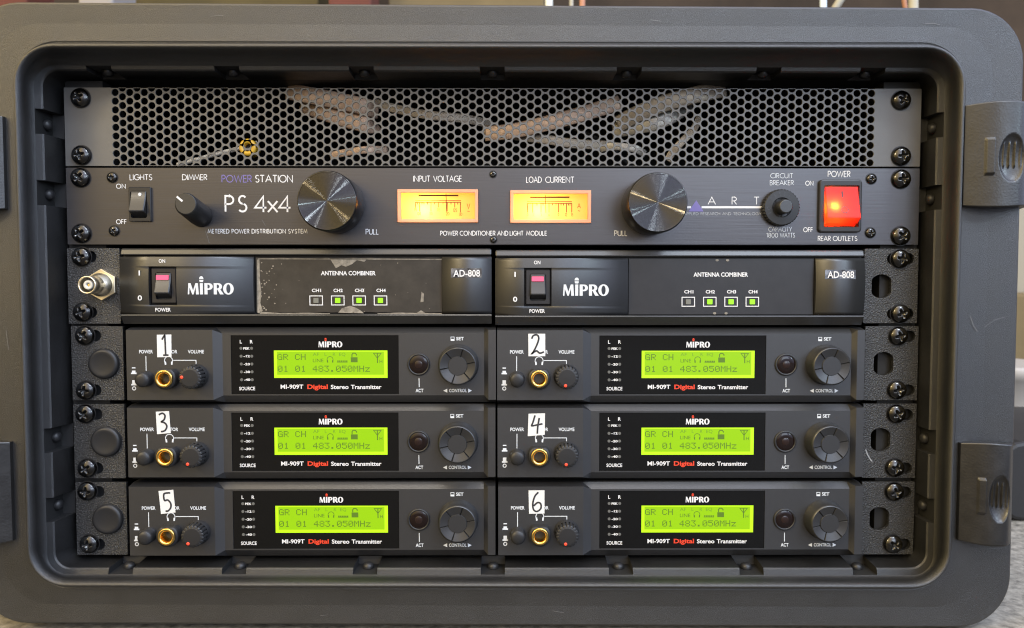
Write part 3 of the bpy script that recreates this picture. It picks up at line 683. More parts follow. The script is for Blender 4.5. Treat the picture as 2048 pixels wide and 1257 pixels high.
# circuit breaker
p = P(1561, 416, -2); d = MB()
d.lathe([(10.2, 0), (10.2, -3.6), (9.6, -4.4), (5.6, -4.6), (5.2, -3.6)], p.x, p.z, 'rubber_black', 72, smooth=False, cap=False, rad=lambda a, r, y: 1+.022*math.cos(a*36) if r > 10 else 1)
d.lathe([(5.2, -3.6), (3.6, -3.4)], p.x, p.z, 'switch_black', 40, cap=False)
for k, c in enumerate('TORESET'):
    if c != ' ':
        a = math.radians(205-(k+(1 if k > 1 else 0))*21); w_ = [(u, v) for u, v in []]
        for st in GL[c][1]: d.ribbon([(p.x+7.6*math.cos(a)+(u[0]-GL[c][0]/2)*1.7*math.sin(a)+(u[1]-.5)*1.7*math.cos(a), p.z+7.6*math.sin(a)-(u[0]-GL[c][0]/2)*1.7*math.cos(a)+(u[1]-.5)*1.7*math.sin(a)) for u in st], .28, -4.62, 'knob_grey')
cb = d.build('circuit_breaker', pc, org=(p.x, 0, p.z)); d = MB(); d.lathe([(3.9, -3), (3.9, -10.4), (3.4, -11), (3.2, -11)], p.x, p.z, 'knob_grey', 36); d.build('reset_button', cb)
# red power switch
b = MB(); fr = rrect(*PS_, 2.2, 5); op = pxrect(1646, 372, 1714, 455); inn = rrect(*op, .4, 2)(0)
b.plate(fr(.9), [inn], -2.2, 'switch_black'); b.loft([[(a, 0, c) for a, c in fr(0)], [(a, -1.4, c) for a, c in fr(0)], [(a, -2., c) for a, c in fr(.3)], [(a, -2.2, c) for a, c in fr(.9)]], 'switch_black')
b.loft([[(a, -2.2, c) for a, c in inn], [(a, 6, c) for a, c in inn]], 'switch_black', cap1=True)
swr = b.build('power_switch', pc, org=P(1677, 466, 0))
r = MB(); x0, x1, z0, z1 = shr(op, .5); H_ = z1-z0
prof = [(z1, 0), (z1-.2, -1.5), (z1-H_*.05, -1.75), (z1-H_*.20, -2.5), (z1-H_*.40, -3.6), (z1-H_*.60, -4.8), (z1-H_*.76, -5.9), (z1-H_*.80, -6.1), (z1-H_*.84, -5.4), (z1-H_*.93, -1.6), (z0+.1, 2.5)]
A_ = [[(xx, q[1]+(.3 if xx in (x0, x1) else 0), q[0]) for q in prof] for xx in (x0, x0+.3, x1-.3, x1)]
r.loft(A_, 'rocker_red', closed=False)
for xx, e in ((x0, 0), (x1, 3)): r.loft([A_[e], [(xx, 3, q[0]) for q in prof]], 'rocker_red', closed=False)
d = MB(); cxr = (x0+x1)/2
def yr(z):
    for (za, ya), (zb_, yb) in zip(prof, prof[1:]):
        if zb_ <= z <= za: return ya+(yb-ya)*(za-z)/(za-zb_)
    return 0
def on_rocker(pts, wd):
    o = MB(); o.ribbon(pts, wd, 0, 'switch_black')
    d.add([(v.x, yr(v.z)-.14, v.z) for v in o.v], o.f, 'switch_black')
on_rocker([(cxr, z1-H_*(.13+.16*i/6)) for i in range(7)], .75); on_rocker([(cxr+.6+2.0*math.cos(a), z1-H_*.60+1.8*math.sin(a)) for a in [2*PI*i/24 for i in range(25)]], .5)
for q in (0,): r.add(d.v, d.f, 'switch_black')
rr_ = r.build('rocker', swr)
l = bpy.data.lights.new('neon_lamp', 'POINT'); l.energy = .032; l.color = (1, .5, .06); l.shadow_soft_size = .0010
lo = bpy.data.objects.new('neon_lamp', l); COL.objects.link(lo); lo.parent = swr; lo.location = (P(1667, 415, -2.4)-ORG[swr.name])*S

# ------------------------------------------------------------------ antenna combiners (the right one first)
AY = -6.0
def combiner():
    org = P(990, 652, AY); t = thing('antenna_combiner', 'dark grey antenna combiner with a clean label strip, beside the plain right bracket', 'antenna combiner', org, 'antenna combiners side by side')
    X = lambda px: P(px, 575, AY).x; Z = lambda py: P(1360, py, AY).z
    xl, xr = X(990.5), X(1727.5); zt, zl, zm, zbm, zbt = Z(500.5), Z(514), Z(517), Z(630.5), Z(651)
    b = MB()
    lipf = rrect(xl, xr, zl, zt, 1.1, 4); lean = lambda q, y, k: [(a, y+k*(c-zl)/(zt-zl), c) for a, c in q]
    b.loft([[(a, 40, c) for a, c in lipf(0)], lean(lipf(0), AY-.2, 1.5), lean(lipf(.25), AY-.8, 1.5), lean(lipf(.8), AY-1.1, 1.5)], 'satin_grey', cap1=True)
    bot = rrect(xl, xr, zbt, zbm-.7, .8, 4)
    b.loft([[(xl, AY-.6, zbm-.3), (xr, AY-.6, zbm-.3)], [(xl, AY-1.2, zbm-1.0), (xr, AY-1.2, zbm-1.0)], [(xl, AY+2.2, zbt), (xr, AY+2.2, zbt)], [(xl, 40, zbt), (xr, 40, zbt)]], 'satin_grey', closed=False)
    b.box(xl+.6, xr-.6, AY+2.5, 160, zbt+.4, zt-.6, 'interior_black')
    b.build('body', t, bevel=.25)
    swr_ = pxrect(1048, 536, 1103, 613.5, AY-1); lx0, lx1 = X(1257), X(1627.5)
    # power section: slightly barrel shaped front with a well for the switch
    def barrel(x0, x1, well=None, bulge=1.5):
        q = MB(); zs = sorted(set([zm-(zm-zbm)*i/18 for i in range(19)]+([well[2], well[3]] if well else [])), reverse=True)
        f = lambda z: AY-.2-bulge*(1-((z-(zm+zbm)/2)/((zm-zbm)/2))**2)
        xs = [x0, x1] if not well else [x0, well[0], well[1], x1]
        for a, b2 in zip(xs, xs[1:]):
            for z1_, z2_ in zip(zs, zs[1:]):
                if well and a == well[0] and z1_ <= well[3]+1e-6 and z2_ >= well[2]-1e-6: continue
                q.add([(a, f(z1_), z1_), (b2, f(z1_), z1_), (b2, f(z2_), z2_), (a, f(z2_), z2_)], [(0, 1, 2, 3)], 'satin_grey', True)
        for xx in (x0, x1): q.loft([[(xx, f(z), z) for z in zs], [(xx, AY+4, z) for z in zs]], 'satin_grey', closed=False)
        for z_ in (zm, zbm): q.add([(x0, f(z_), z_), (x1, f(z_), z_), (x1, AY+4, z_), (x0, AY+4, z_)], [(0, 1, 2, 3)], 'satin_grey')
        if well:
            w_ = rect_pts(well); q.loft([[(a, f(c), c) for a, c in w_], [(a, AY+3, c) for a, c in w_]], 'switch_black')
        return q, f
    q, f = barrel(xl, X(1255.5), swr_)
    Y = AY-1.7
    def tx(s, a, b2, yc, h, mt='white_ink', bold=.020): p = P(a, yc, Y); txt(q, s, p.x, P(b2, yc, Y).x, p.z, K(h, Y), f(p.z)-.25, mt, bold)
    tx('ON', 1068, 1081, 525.3, 6.8); tx('POWER', 1059, 1090, 622.7, 7.0); tx('I', 1028.8, 1031.6, 549.3, 9.5); tx('0', 1026, 1034.5, 599, 9.5)
    p = P(1126, 592, Y); logo(q, p.x, P(1217.5, 592, Y).x, p.z, K(22.5, Y), Y-.12, 'pale_ink', 'pale_ink')
    q.build('power_section', t)
    q, f = barrel(X(1629.5), xr); q.build('badge_section', t)
    sy = f(P(1680, 549).z)-.1; k = MB(); sr = pxrect(1650, 540, 1711, 558.5, sy); k.plate(rect_pts(sr), [], sy-.22, 'silver_sticker', .5)
    ptxt(k, 'AD-808', 1655, 1708, 549.8, 13, sy-.25, 'white_ink', .014); k.build('badge', t)
    bz = pxrect(1051.5, 540, 1100.5, 609.5, AY-.2); rk_ = pxrect(1059.5, 548, 1092, 602, AY-.6)
    sw, ro, prof = rocker_switch(t, P(1075, 575, AY), bz, rk_, AY+1.2, 'power_switch', tip=3.0)
    l_ = MB(); lr = pxrect(1063.5, 553.5, 1087.5, 563, AY-1.2); yl = AY+1.2-1.9-.95; l_.slab(rrect(*lr, .3, 2), yl-.25, yl+1, 'lamp_pink'); l_.build('lamp', sw)
    # channel lights
    for i, px in enumerate((1376.5, 1419.5, 1462, 1504.5)):
        e = MB(); a = pxrect(px-5, 599, px+5, 609, AY+.8); e.slab(rrect(*a, .25, 2), AY+.35, AY+1.5, 'led_off' if i == 0 else 'led_green'); e.build('channel_light', t)
    return t, X, Z, zm, zbm
ac, X, Z, zm, zbm = combiner()
def strip(parent, dx, mt, pieces, name='label_strip'):
    """the recessed printed strip; dx shifts it to the other combiner"""
    k = MB(); Y = AY+.9; x0, x1 = P(1257.5, 575, Y).x, P(1627, 575, Y).x
    if pieces:                                    # worn edge with an uneven outline
        rnd = random.Random(3); top = [(x0+(x1-x0)*i/40, zm-.3-rnd.random()*.35) for i in range(41)]; botm = [(x0+(x1-x0)*i/40, zbm+.6+rnd.random()*.35) for i in range(40, -1, -1)]
        k.plate(top+botm, [], Y, mt, .6)
    else: k.plate([(x0, zbm+.3), (x1, zbm+.3), (x1, zm-.2), (x0, zm-.2)], [], Y, mt, .6)
    ptxt(k, 'ANTENNA COMBINER', 1387, 1496, 549.6, 8, Y, 'white_ink', .026)
    for s_, px in (('CH1', 1377.5), ('CH2', 1420.5), ('CH3', 1463), ('CH4', 1506)): ptxt(k, s_, px-9.2, px+9.2, 584, 6.2, Y, 'white_ink', .028)
    for px in (1376.5, 1419.5, 1462, 1504.5): pline(k, [(px-12.5, 595), (px+12.5, 595), (px+12.5, 613), (px-12.5, 613), (px-12.5, 595)], 1.7, Y, 'white_ink')
    k.v = [v+Vector((dx, 0, 0)) for v in k.v]; return k.build(name, parent)
strip_r = strip(ac, 0, 'label_black', False)
org2 = P(243.3, 649.5, AY); 
ac2, made = dup(ac, org2, 'dark grey antenna combiner with a scuffed label strip and tape scraps, beside the coaxial socket', skip=(strip_r.name,))
org2 = ORG[ac2.name]; SH = org2-ORG[ac.name]


k = strip(ac2, SH.x, 'worn_label', True); k.location.z += SH.z*S; ORG[k.name] = ORG[k.name]
ch = MB(); rnd = random.Random(11); Y = AY+.9
def scrap(pts): ppoly(ch, pts, Y, 'tape_residue', .2)
scrap([(660, 518), (735, 518), (729, 524), (714, 521), (704, 529), (692, 534), (683, 531), (672, 537)]); scrap([(676, 626), (684, 617), (700, 612), (712, 616), (722, 622), (728, 627)])
scrap([(514, 520), (519, 519), (520, 560), (523, 585), (521, 606), (526, 622), (519, 627), (515, 626)]); scrap([(843, 584), (848, 588), (847, 604), (841, 605), (842, 596)]); scrap([(834, 626), (842, 621), (850, 626)])
scrap([(520, 624), (560, 626.4), (620, 625.8), (660, 627), (660, 628.4), (520, 628)]); scrap([(516, 517.6), (560, 517.2), (640, 518.0), (720, 517.2), (884, 518.8), (884, 520), (640, 519.2), (516, 519)]); scrap([(755, 627), (800, 625.5), (884, 627), (884, 628.5), (755, 628.5)])
for i in range(52):
    u = rnd.random(); px = 519+abs(rnd.gauss(0, 16)) if i < 32 else rnd.uniform(530, 880); py = rnd.uniform(525, 622) if i < 32 else rnd.uniform(522, 627); r = rnd.uniform(.6, 2.2) if i < 32 else rnd.uniform(.5, 1.2)
    scrap([(px+r*rnd.uniform(.6, 1.3)*math.cos(a), py+r*rnd.uniform(.6, 1.3)*math.sin(a)) for a in (0, 1.2, 2.4, 3.6, 5)])
ch.build('tape_scraps', ac2)
ch = MB()
for px, py in ((1434, 521), (1455, 521), (1429, 627), (1452, 627)): ppoly(ch, [(px+3.4*math.cos(a), py+2.4*math.sin(a)) for a in [2*PI*i/9 for i in range(9)]], AY+.9, 'tape_residue', .2)
ch.build('tape_scraps', ac)

# ------------------------------------------------------------------ rack brackets (ears)
def ear(px0, py0, px1, py1, hole, slots, screws, label, group, plug=None, scrape=None):
    a = pxrect(px0, py0, px1, py1); org = ((a[0]+a[1])/2, 0, a[2]); t = thing('rack_bracket', label, 'rack bracket', org, group); b = MB(); hs = []
    for (sx0, sx1, syc) in slots:
        q0, q1 = P(sx0, syc), P(sx1, syc); r_ = 3.3; hs.append(slot((q0.x+q1.x)/2, q0.z, q1.x-q0.x-2*r_, r_))
    if hole:
        p = P(*hole); r_, w_ = 6.8, 5.6; pts = []
        for i in range(36):
            x, z = r_*math.cos(2*PI*i/36), r_*math.sin(2*PI*i/36); pts.append((p.x+max(-w_, min(w_, x)), p.z+z))
        hs.append(pts)
    o = rrect(*a, .35, 2)(0)
    b.plate(o, hs, 0, 'powder_coat', 2.4); b.loft([[(x, 2.4, z) for x, z in o], [(x, 60 if False else 2.5, z) for x, z in o]], 'powder_coat')
    if scrape: pline(b, scrape, 2.2, 0, 'dim_ink')
    b.build('plate', t, bevel=.22, ang=60)
    for q in screws: screw(t, *q, 0)
    if plug:
        p = P(*plug, -1); d = MB(); d.lathe([(8.7, 0), (8.7, -1.0), (8.3, -1.9), (7.4, -2.5), (6.6, -2.55), (5.5, -2.35), (3, -2.1), (.2, -2.05)], p.x, p.z, 'rubber_black', 48); d.build('blanking_plug', t, org=(p.x, 0, p.z))
    return t
GE = 'black rack brackets beside the half width units'
ear(133.5, 497, 242, 648, None, [(150, 193, 514), (152, 194, 625)], [(160, 514), (163, 625)], 'black rack bracket carrying the nickel coaxial socket', GE)
bk = [o for o in COL.objects if o.name.startswith('rack_bracket')][-1]
ear(141.5, 653, 248.5, 801, None, [(157, 202, 672), (159, 203, 781)], [(167, 672), (169, 782)], 'black rack bracket with blanking plug, level with the number 1 sticker', GE, (207, 728))
ear(146, 809, 251.5, 957, None, [(160, 205, 829), (163, 207, 937)], [(168, 829), (172, 938)], 'black rack bracket with blanking plug, level with the number 3 sticker', GE, (211.5, 884))
ear(150.5, 965, 255.5, 1110, None, [(164, 209, 984), (167, 210, 1089)], [(172, 984), (176, 1090)], 'black rack bracket with blanking plug, level with the number 5 sticker', GE, (215, 1039))
ear(1729.5, 498, 1834, 647, (1763, 573), [(1774, 1828, 518), (1774, 1827, 628)], [(1803, 518), (1803, 628)], 'black rack bracket with open hole, beside the clean antenna combiner', GE)
ear(1731, 653, 1834, 801, (1767, 728), [(1777, 1831, 673), (1776, 1830, 781)], [(1799, 673), (1796, 781)], 'black rack bracket with open hole, on the row of the number 2 sticker', GE)
ear(1727, 808, 1830, 956, (1761, 880), [(1773, 1826, 830), (1772, 1824, 937)], [(1795, 829), (1792, 937)], 'black rack bracket with open hole and scraped edge, on the number 4 sticker row', GE, scrape=[(1731, 899), (1735, 910), (1741, 920), (1744, 923)])
ear(1724.5, 964, 1826, 1109, (1758.5, 1038), [(1769, 1823, 985), (1768, 1821, 1089)], [(1791, 985), (1788, 1090)], 'black rack bracket with open hole, on the row of the number 6 sticker', GE)
# coaxial socket
p = P(207, 570, 0); d = MB(); hexa = [(p.x+9.0*math.cos(PI/6+PI/3*i), p.z+9.0*math.sin(PI/6+PI/3*i)) for i in range(6)]
d.plate(hexa, [circ(p.x, p.z, 5.6, 30)], -2.6, 'nickel', 2.6)
bn = d.build('coaxial_socket', bk, org=(p.x, 0, p.z), bevel=.3); d = MB()
d.lathe([(6.6, -2.6), (6.6, -4.2), (5.6, -4.6), (5.6, -8), (4.9, -8.2), (4.9, -9.5), (5.0, -9.6), (5.0, -17.2), (4.7, -17.6), (4.25, -17.6), (4.1, -17.2), (4.1, -10)], p.x, p.z, 'nickel', 44, cap=False)
d.lathe([(1.2, -9.0), (.8, -9)], p.x+4.8, p.z, 'nickel', 12)
d.build('barrel', bn); d = MB(); d.lathe([(4.1, -10), (2.6, -10.2), (2.6, -16), (2.4, -16.3), (1.0, -16.3), (.9, -14)], p.x, p.z, 'connector_white', 32, cap=False); d.lathe([(.9, -14), (.7, -15.6), (.1, -15.8)], p.x, p.z, 'brass', 16); d.build('insulator', bn)

# ------------------------------------------------------------------ transmitters (number 2 is measured, the others are copies)
TY, PY = -4.0, -6.2
def transmitter():
    org = P(993, 805, 0); t = thing('stereo_transmitter', 'dark grey stereo transmitter with green display and the number 2 sticker', 'transmitter', org, 'six stereo transmitters with green displays')
    Xp = lambda px, y=TY: P(px, 730, y).x; Zp = lambda py, y=TY: P(1360, py, y).z
    xs = [(Xp(994.3, PY), PY), (Xp(1166, PY), PY), (Xp(1182), TY), (Xp(1198.5), TY), (Xp(1532), TY), (Xp(1702), TY), (Xp(1714, PY), PY), (Xp(1729, PY), PY)]
    zo, zu = Zp(655.5, -.5), Zp(805, -.5); wz1, wz0 = Zp(671.5), Zp(789)
    b = MB(); prof = []
    for x, y in xs:
        if y == PY: za, zc = Zp(661, PY), Zp(800.5, PY)
        else: za, zc = Zp(668), Zp(791.5)
        prof.append([(x, 40, zo), (x, -.5, zo), (x, y, za), (x, y, wz1), (x, y, wz0), (x, y, zc), (x, -.5, zu), (x, 40, zu)])
    for i in range(7):
        for k in range(7):
            if i == 3 and k == 3: continue
            b.add([prof[i][k], prof[i+1][k], prof[i+1][k+1], prof[i][k+1]], [(0, 1, 2, 3)], 'body_grey')
    for e in (0, 7): b.add(prof[e], [tuple(range(8))], 'body_grey')
    b.add([prof[0][0], prof[7][0], prof[7][7], prof[0][7]], [(0, 1, 2, 3)], 'body_grey')
    wr = [(xs[3][0], wz0), (xs[4][0], wz0), (xs[4][0], wz1), (xs[3][0], wz1)]
    b.loft([[(a, TY, c) for a, c in wr], [(a, TY+1.3, c) for a, c in wr]], 'body_grey')
    B = lambda s, a, c, yc, h, y=PY, bold=.022: ptxt(b, s, a, c, yc, h, y, 'pale_ink', bold)
    B('POWER', 1020, 1047.5, 704.3, 6.6); B('MONITOR', 1058, 1096, 704.3, 6.6); B('VOLUME', 1117, 1148.8, 704.3, 6.6)
    pline(b, [(1033.3, 713), (1033.3, 748)], 1.5, PY, 'pale_ink'); pline(b, [(1087.5, 721.5), (1132.8, 721.5), (1132.8, 732)], 1.5, PY, 'pale_ink')
    hp = [(1078.2+8*math.cos(math.radians(a)), 722+8*math.sin(math.radians(a))) for a in range(125, 416, 15)]; pline(b, hp, 1.5, PY, 'pale_ink')
    for s_ in (-1, 1): pline(b, [(1078.2+s_*6.8, 724), (1078.2+s_*6, 730.5)], 3.2, PY, 'pale_ink', .13)
    pline(b, [(1005, 736.6), (1012, 736.6)], 2.2, PY, 'pale_ink'); ppoly(b, [(1003, 749), (1014, 749), (1014, 746), (1012, 746), (1012, 742), (1005, 742), (1005, 746), (1003, 746)], PY, 'pale_ink'); ppoly(b, [(1003, 771.5), (1014, 771.5), (1014, 768.5), (1012, 768.5), (1012, 761), (1005, 761), (1005, 768.5), (1003, 768.5)], PY, 'pale_ink')
    pline(b, [(1008.5+3.2*math.cos(2*PI*i/16), 777.5+3.2*math.sin(2*PI*i/16)) for i in range(17)], 1.8, PY, 'pale_ink')
    B('SET', 1647.5, 1662.5, 678.3, 6.3, TY); pline(b, [(1637, 675), (1643.5, 675), (1643.5, 682.2), (1637, 682.2), (1637, 675)], 1.1, TY, 'pale_ink'); ppoly(b, [(1637, 679), (1643.5, 679), (1643.5, 682), (1637, 682)], TY, 'pale_ink', .13)
    B('CONTROL', 1631, 1666.3, 781.8, 6.4, TY); ppoly(b, [(1619.5, 782), (1627.5, 778), (1627.5, 786)], TY, 'pale_ink'); ppoly(b, [(1676.5, 782), (1669, 778), (1669, 786)], TY, 'pale_ink')
    pline(b, [(1571.8, 757), (1571.8, 775)], 1.5, TY, 'pale_ink'); B('ACT', 1564.5, 1580, 781.8, 6.5, TY)
    b.build('body', t, bevel=.28)
    # display window
    WY = TY+.45; k = MB(); k.slab(rect_pts((xs[3][0]+.15, xs[4][0]-.15, wz0+.15, wz1-.15)), WY, WY+.8, 'gloss_window')
    W_ = lambda s, a, c, yc, h, mt='white_ink', bold=.02: ptxt(k, s, a, c, yc, h, WY, mt, bold)
    W_('L', 1216.2, 1220.4, 684.4, 6.6); W_('R', 1236.4, 1242, 684.4, 6.6)
    for yc, s_ in ((697.8, 'PEK'), (713.3, '-12'), (729.2, '-20'), (744.7, '-30'), (760.2, '-40')): W_(s_, 1223, 1235.5, yc, 4.3, bold=.03)
    W_('SOURCE', 1213, 1244.6, 777.8, 6.6); W_('MI-909T', 1295.5, 1340.6, 774.2, 8); W_('Digital', 1348.5, 1389.3, 774.2, 8.4, 'red_ink', .03); W_('Stereo', 1395.3, 1430.5, 774.6, 8); W_('Transmitter', 1435.2, 1496, 774.6, 8)
    p = P(1372.5, 695.5, WY); logo(k, p.x, P(1420, 695.5, WY).x, p.z, K(11.6, WY), WY-.12, 'white_ink', 'red_ink')
    wn = k.build('display_window', t)
    for yc in (697.5, 713.3, 728.9, 744.5, 760.2):
        for px in (1218.2, 1239.3):
            e = MB(); q = P(px, yc, WY); e.plate(circ(q.x, q.z, .85, 12), [], WY-.14, 'dot_off', .1); e.build('level_light', wn)
    lc = MB(); r_ = pxrect(1283.5, 702, 1508.5, 756.5, WY); lc.slab(rect_pts(r_), WY-.10, WY+.3, 'lcd_border'); lcd = lc.build('display', t)
    g_ = MB(); r_ = pxrect(1289.5, 704.3, 1501.8, 750.2, WY); g_.slab(rect_pts(r_), WY-.18, WY-.11, 'lcd_glass'); YY = WY-.25
    p = P(1290.6, 708.6, WY); dx = K(11.67, WY)/6; dz = K(12.4, WY)/7; matrix_text(g_, 'GR CH', p.x, p.z, dx, dz, YY, 'lcd_ink'); p = P(1290.6, 732.2, WY); matrix_text(g_, '01 01 483.050MHz', p.x, p.z, dx, dz, YY, 'lcd_ink')
    for s_, a, c in (('AF', 1361, 1373.5), ('L', 1384.5, 1388.5), ('R', 1401, 1406), ('EQ', 1413.5, 1426)): ptxt(g_, s_, a, c, 709.5, 6.3, YY+.1, 'lcd_faint', 0., dy=.1)
    ptxt(g_, 'LINE', 1361, 1382, 721.8, 7, YY+.1, 'lcd_ink', 0., dy=.1)
    pline(g_, [(1395.3+6*math.cos(math.radians(a)), 720+6*math.sin(math.radians(a))) for a in range(150, 391, 20)], 1.2, YY, 'lcd_ink', 0); 
    for s_ in (-1, 1): pline(g_, [(1395.3+s_*5.4, 721), (1395.3+s_*5, 726)], 2.4, YY, 'lcd_ink', .004)
    for i in range(6): pline(g_, [(1409.5+i*3.5, 723.2), (1412.3+i*3.5, 723.2)], 2.6, YY, 'lcd_ink', 0)
    pline(g_, [(1409, 725.4), (1430, 725.4)], 1., YY, 'lcd_ink', 0)
    ppoly(g_, [(1436.5, 715.5), (1450, 715.5), (1450, 725.5), (1436.5, 725.5)], YY, 'lcd_ink', 0); pline(g_, [(1439, 715), (1439, 710), (1441, 707.3), (1445.5, 707.3), (1448, 710), (1448, 712)], 2.0, YY, 'lcd_ink', .004)
    pline(g_, [(1489.5, 708), (1489.5, 727)], 2, YY, 'lcd_ink', 0); pline(g_, [(1482, 707.5), (1489.5, 717.5), (1497, 707.5), (1482, 707.5)], 1.4, YY, 'lcd_ink', .004); ptxt(g_, 'H', 1493.5, 1499, 723.8, 6.5, YY+.1, 'lcd_ink', 0., dy=.1)
    g_.build('liquid_crystal', lcd)
    # activity lens
    p = P(1571.8, 729.6, TY); d = MB(); d.lathe([(6.4, TY), (6.4, TY-.5), (6.1, TY-1.0), (5.5, TY-1.1), (5.2, TY-.7)], p.x, p.z, 'rubber_black', 44, cap=False); ab = d.build('activity_lens', t, org=(p.x, TY, p.z)); d = MB()
    d.lathe([(5.2, TY-.6), (4.6, TY-.85), (3.2, TY-1.0), (.2, TY-1.05)], p.x, p.z, 'act_lens', 40); d.lathe([(2.2, TY-1.07), (1.7, TY-1.25), (.2, TY-1.3)], p.x, p.z, 'act_core', 30); d.build('lens', ab)
    # control knob with six finger flats
    p = P(1651, 729.6, TY); d = MB(); n_ = 120
    def sc(a, r, y):
        return 1-.0*r
    prof = [(11.5, TY), (11.5, TY-.6), (10.9, TY-1.2), (10.8, TY-8.0), (10.2, TY-8.9)]
    d.lathe(prof, p.x, p.z, 'knob_grey', n_, cap=False)
    ls = []
    for r in (10.2, 9.9, 9.6, 8.6, 7.6, 6.6, 5.7, 5.35, 5.1, 4.9, 3.0, .3):
        l_ = []
        for i in range(n_):
            a = 2*PI*i/n_; ph = ((a-math.radians(12)) % (2*PI/6))/(2*PI/6); ed = min(ph, 1-ph)*2*PI/6*r; y = TY-8.9-min(10.2-r, .3)*.8
            if 5.2 < r < 9.8:
                y += 1.1*(9.75-r)/4.4
                if ed < .28: y += .6
            if r <= 5.2: y = TY-8.5
            l_.append((p.x+r*math.cos(a), y, p.z+r*math.sin(a)))
        ls.append(l_)
    k0_ = len(d.f)
    d.loft(ls, 'knob_grey', cap1=True); gk = d.mi('rubber_black')
    for q in range(k0_, len(d.f)-1):
        c_ = sum((d.v[a] for a in d.f[q]), Vector())/4; rr2 = math.hypot(c_.x-p.x, c_.z-p.z); ph = ((math.atan2(c_.z-p.z, c_.x-p.x)-math.radians(12)) % (2*PI/6))/(2*PI/6)
        if 5.2 < rr2 < 9.8 and min(ph, 1-ph)*2*PI/6*rr2 < .28: d.m[q] = gk
    d.build('control_knob', t, org=(p.x, TY, p.z))
    # power button, headphone socket, volume knob on the raised section
    p = P(1033.8, 758, PY); d = MB(); d.lathe([(4.4, PY), (4.4, PY-1), (4.25, PY-1.1), (4.25, PY-5.2), (3.9, PY-6.1), (3.2, PY-6.8), (1.8, PY-7.15), (.2, PY-7.2)], p.x, p.z, 'rubber_black', 36); d.build('power_button', t, org=(p.x, PY, p.z))
    p = P(1077.8, 755.5, PY); d = MB(); fl = lambda a, r, y: min(1, 5.0/max(r*math.sin(a), .01)) if r > 5.4 and math.sin(a) > 0 else 1
    d.lathe([(6.3, PY), (6.3, PY-5), (6.0, PY-5.6), (4.9, PY-5.8)], p.x, p.z, 'rubber_black', 48, cap=False, rad=fl); jk = d.build('headphone_socket', t, org=(p.x, PY, p.z)); d = MB()
    d.lathe([(4.9, PY-5.8), (4.9, PY-6.6), (4.5, PY-7.0), (3.6, PY-6.9), (3.1, PY-6.2), (3.0, PY+6)], p.x, p.z, 'brass', 44, cap=False); d.lathe([(3.0, PY+6), (.1, PY+6)], p.x, p.z, 'interior_black', 30); d.build('brass_ring', jk)
    p = P(1132, 752.8, PY); d = MB(); d.lathe([(7.0, PY), (7.0, PY-1.5), (6.6, PY-2.4), (6.5, PY-3)], p.x, p.z, 'rubber_black', 72, cap=False)
    d.lathe([(6.5, PY-3), (6.3, PY-8.2), (5.8, PY-8.6), (4.6, PY-8.9), (.2, PY-9.0)], p.x, p.z, 'rubber_black', 108, smooth=False, rad=lambda a, r, y: 1-.09*(max(0, math.cos(a*18)))**2 if r > 5.5 else 1)
    vk = d.build('volume_knob', t, org=(p.x, PY, p.z)); d = MB(); a = math.radians(258); d.lathe([(.85, PY-8.5), (.85, PY-9.1), (.5, PY-9.25), (.1, PY-9.3)], p.x+4.3*math.cos(a), p.z+4.3*math.sin(a), 'red_mark_glow', 14); d.build('index_mark', vk)
    return t, vk
tr, vk = transmitter()
REF = (1283.5, 702); ref2 = P(*REF, TY)
units = [(tr, {})]; TS = [tr]
spec = [('1', (547, 701.5), 174), ('3', (548, 856), 248), ('4', (1283, 856), 262), ('5', (550, 1012.5), 240), ('6', (1283, 1012), 255)]
org0 = ORG[tr.name]; BY = {'2': tr}
for num, px, ang in spec:
    d_ = P(*px, TY)-ref2
    r_, made = dup(tr, org0+d_, 'dark grey stereo transmitter with green display and the number %s sticker' % num); BY[num] = r_
    made[vk.name].rotation_euler = (0, -math.radians(ang-258), 0)
# handwritten number stickers
HAND = {'1': [[(.35, .78), (.52, .95), (.56, .9), (.6, .1)], [(.42, .09), (.80, .09)]], '2': [[(.20, .78), (.30, .92), (.52, .95), (.62, .80), (.50, .5), (.28, .18), (.20, .12), (.35, .20), (.5, .24), (.68, .14), (.92, .20)]],
 '3': [[(.22, .86), (.5, .92), (.68, .80), (.58, .62), (.38, .54), (.62, .48), (.76, .32), (.60, .14), (.3, .10)]], '4': [[(.40, .92), (.28, .60), (.22, .46), (.50, .48), (.86, .52)], [(.66, .80), (.58, .4), (.56, .08)]],
 '5': [[(.78, .88), (.36, .86), (.34, .58), (.56, .58), (.74, .42), (.70, .22), (.48, .10), (.34, .12)]], '6': [[(.62, .92), (.40, .76), (.26, .46), (.30, .18), (.52, .10), (.76, .22), (.76, .42), (.56, .48), (.32, .34)]]}
STK = {'1': [(313.5, 670), (342.5, 669.5), (343, 714.5), (314.5, 715)], '2': [(1056.5, 668), (1090.5, 668), (1090.5, 713), (1057, 713)], '3': [(311.5, 824), (338, 822.5), (341.5, 866.5), (314, 869)], '4': [(1057, 828), (1090, 827), (1089.5, 870), (1055.5, 873)],
 '5': [(317, 982.5), (346.5, 980), (351, 1025.5), (322, 1028.5)], '6': [(1057, 981.5), (1089, 981), (1089, 1027.5), (1058, 1028)]}
for num, q in STK.items():
    m = MB(); Y = PY-.25; c = [P(a, b, Y) for a, b in q]
    m.plate([(p.x, p.z) for p in c], [], Y, 'sticker_white', .12)
    for i, st in enumerate(HAND[num]):
        pts = [c[3].lerp(c[2], u).lerp(c[0].lerp(c[1], u), v) for u, v in st]; pts = smooth_path([(p.x, p.z) for p in pts], 5); m.ribbon(pts, .95, Y-.12-.004*i, 'marker_ink')
    m.build('number_sticker', BY[num], label='white sticker with the number %s written by hand' % num)

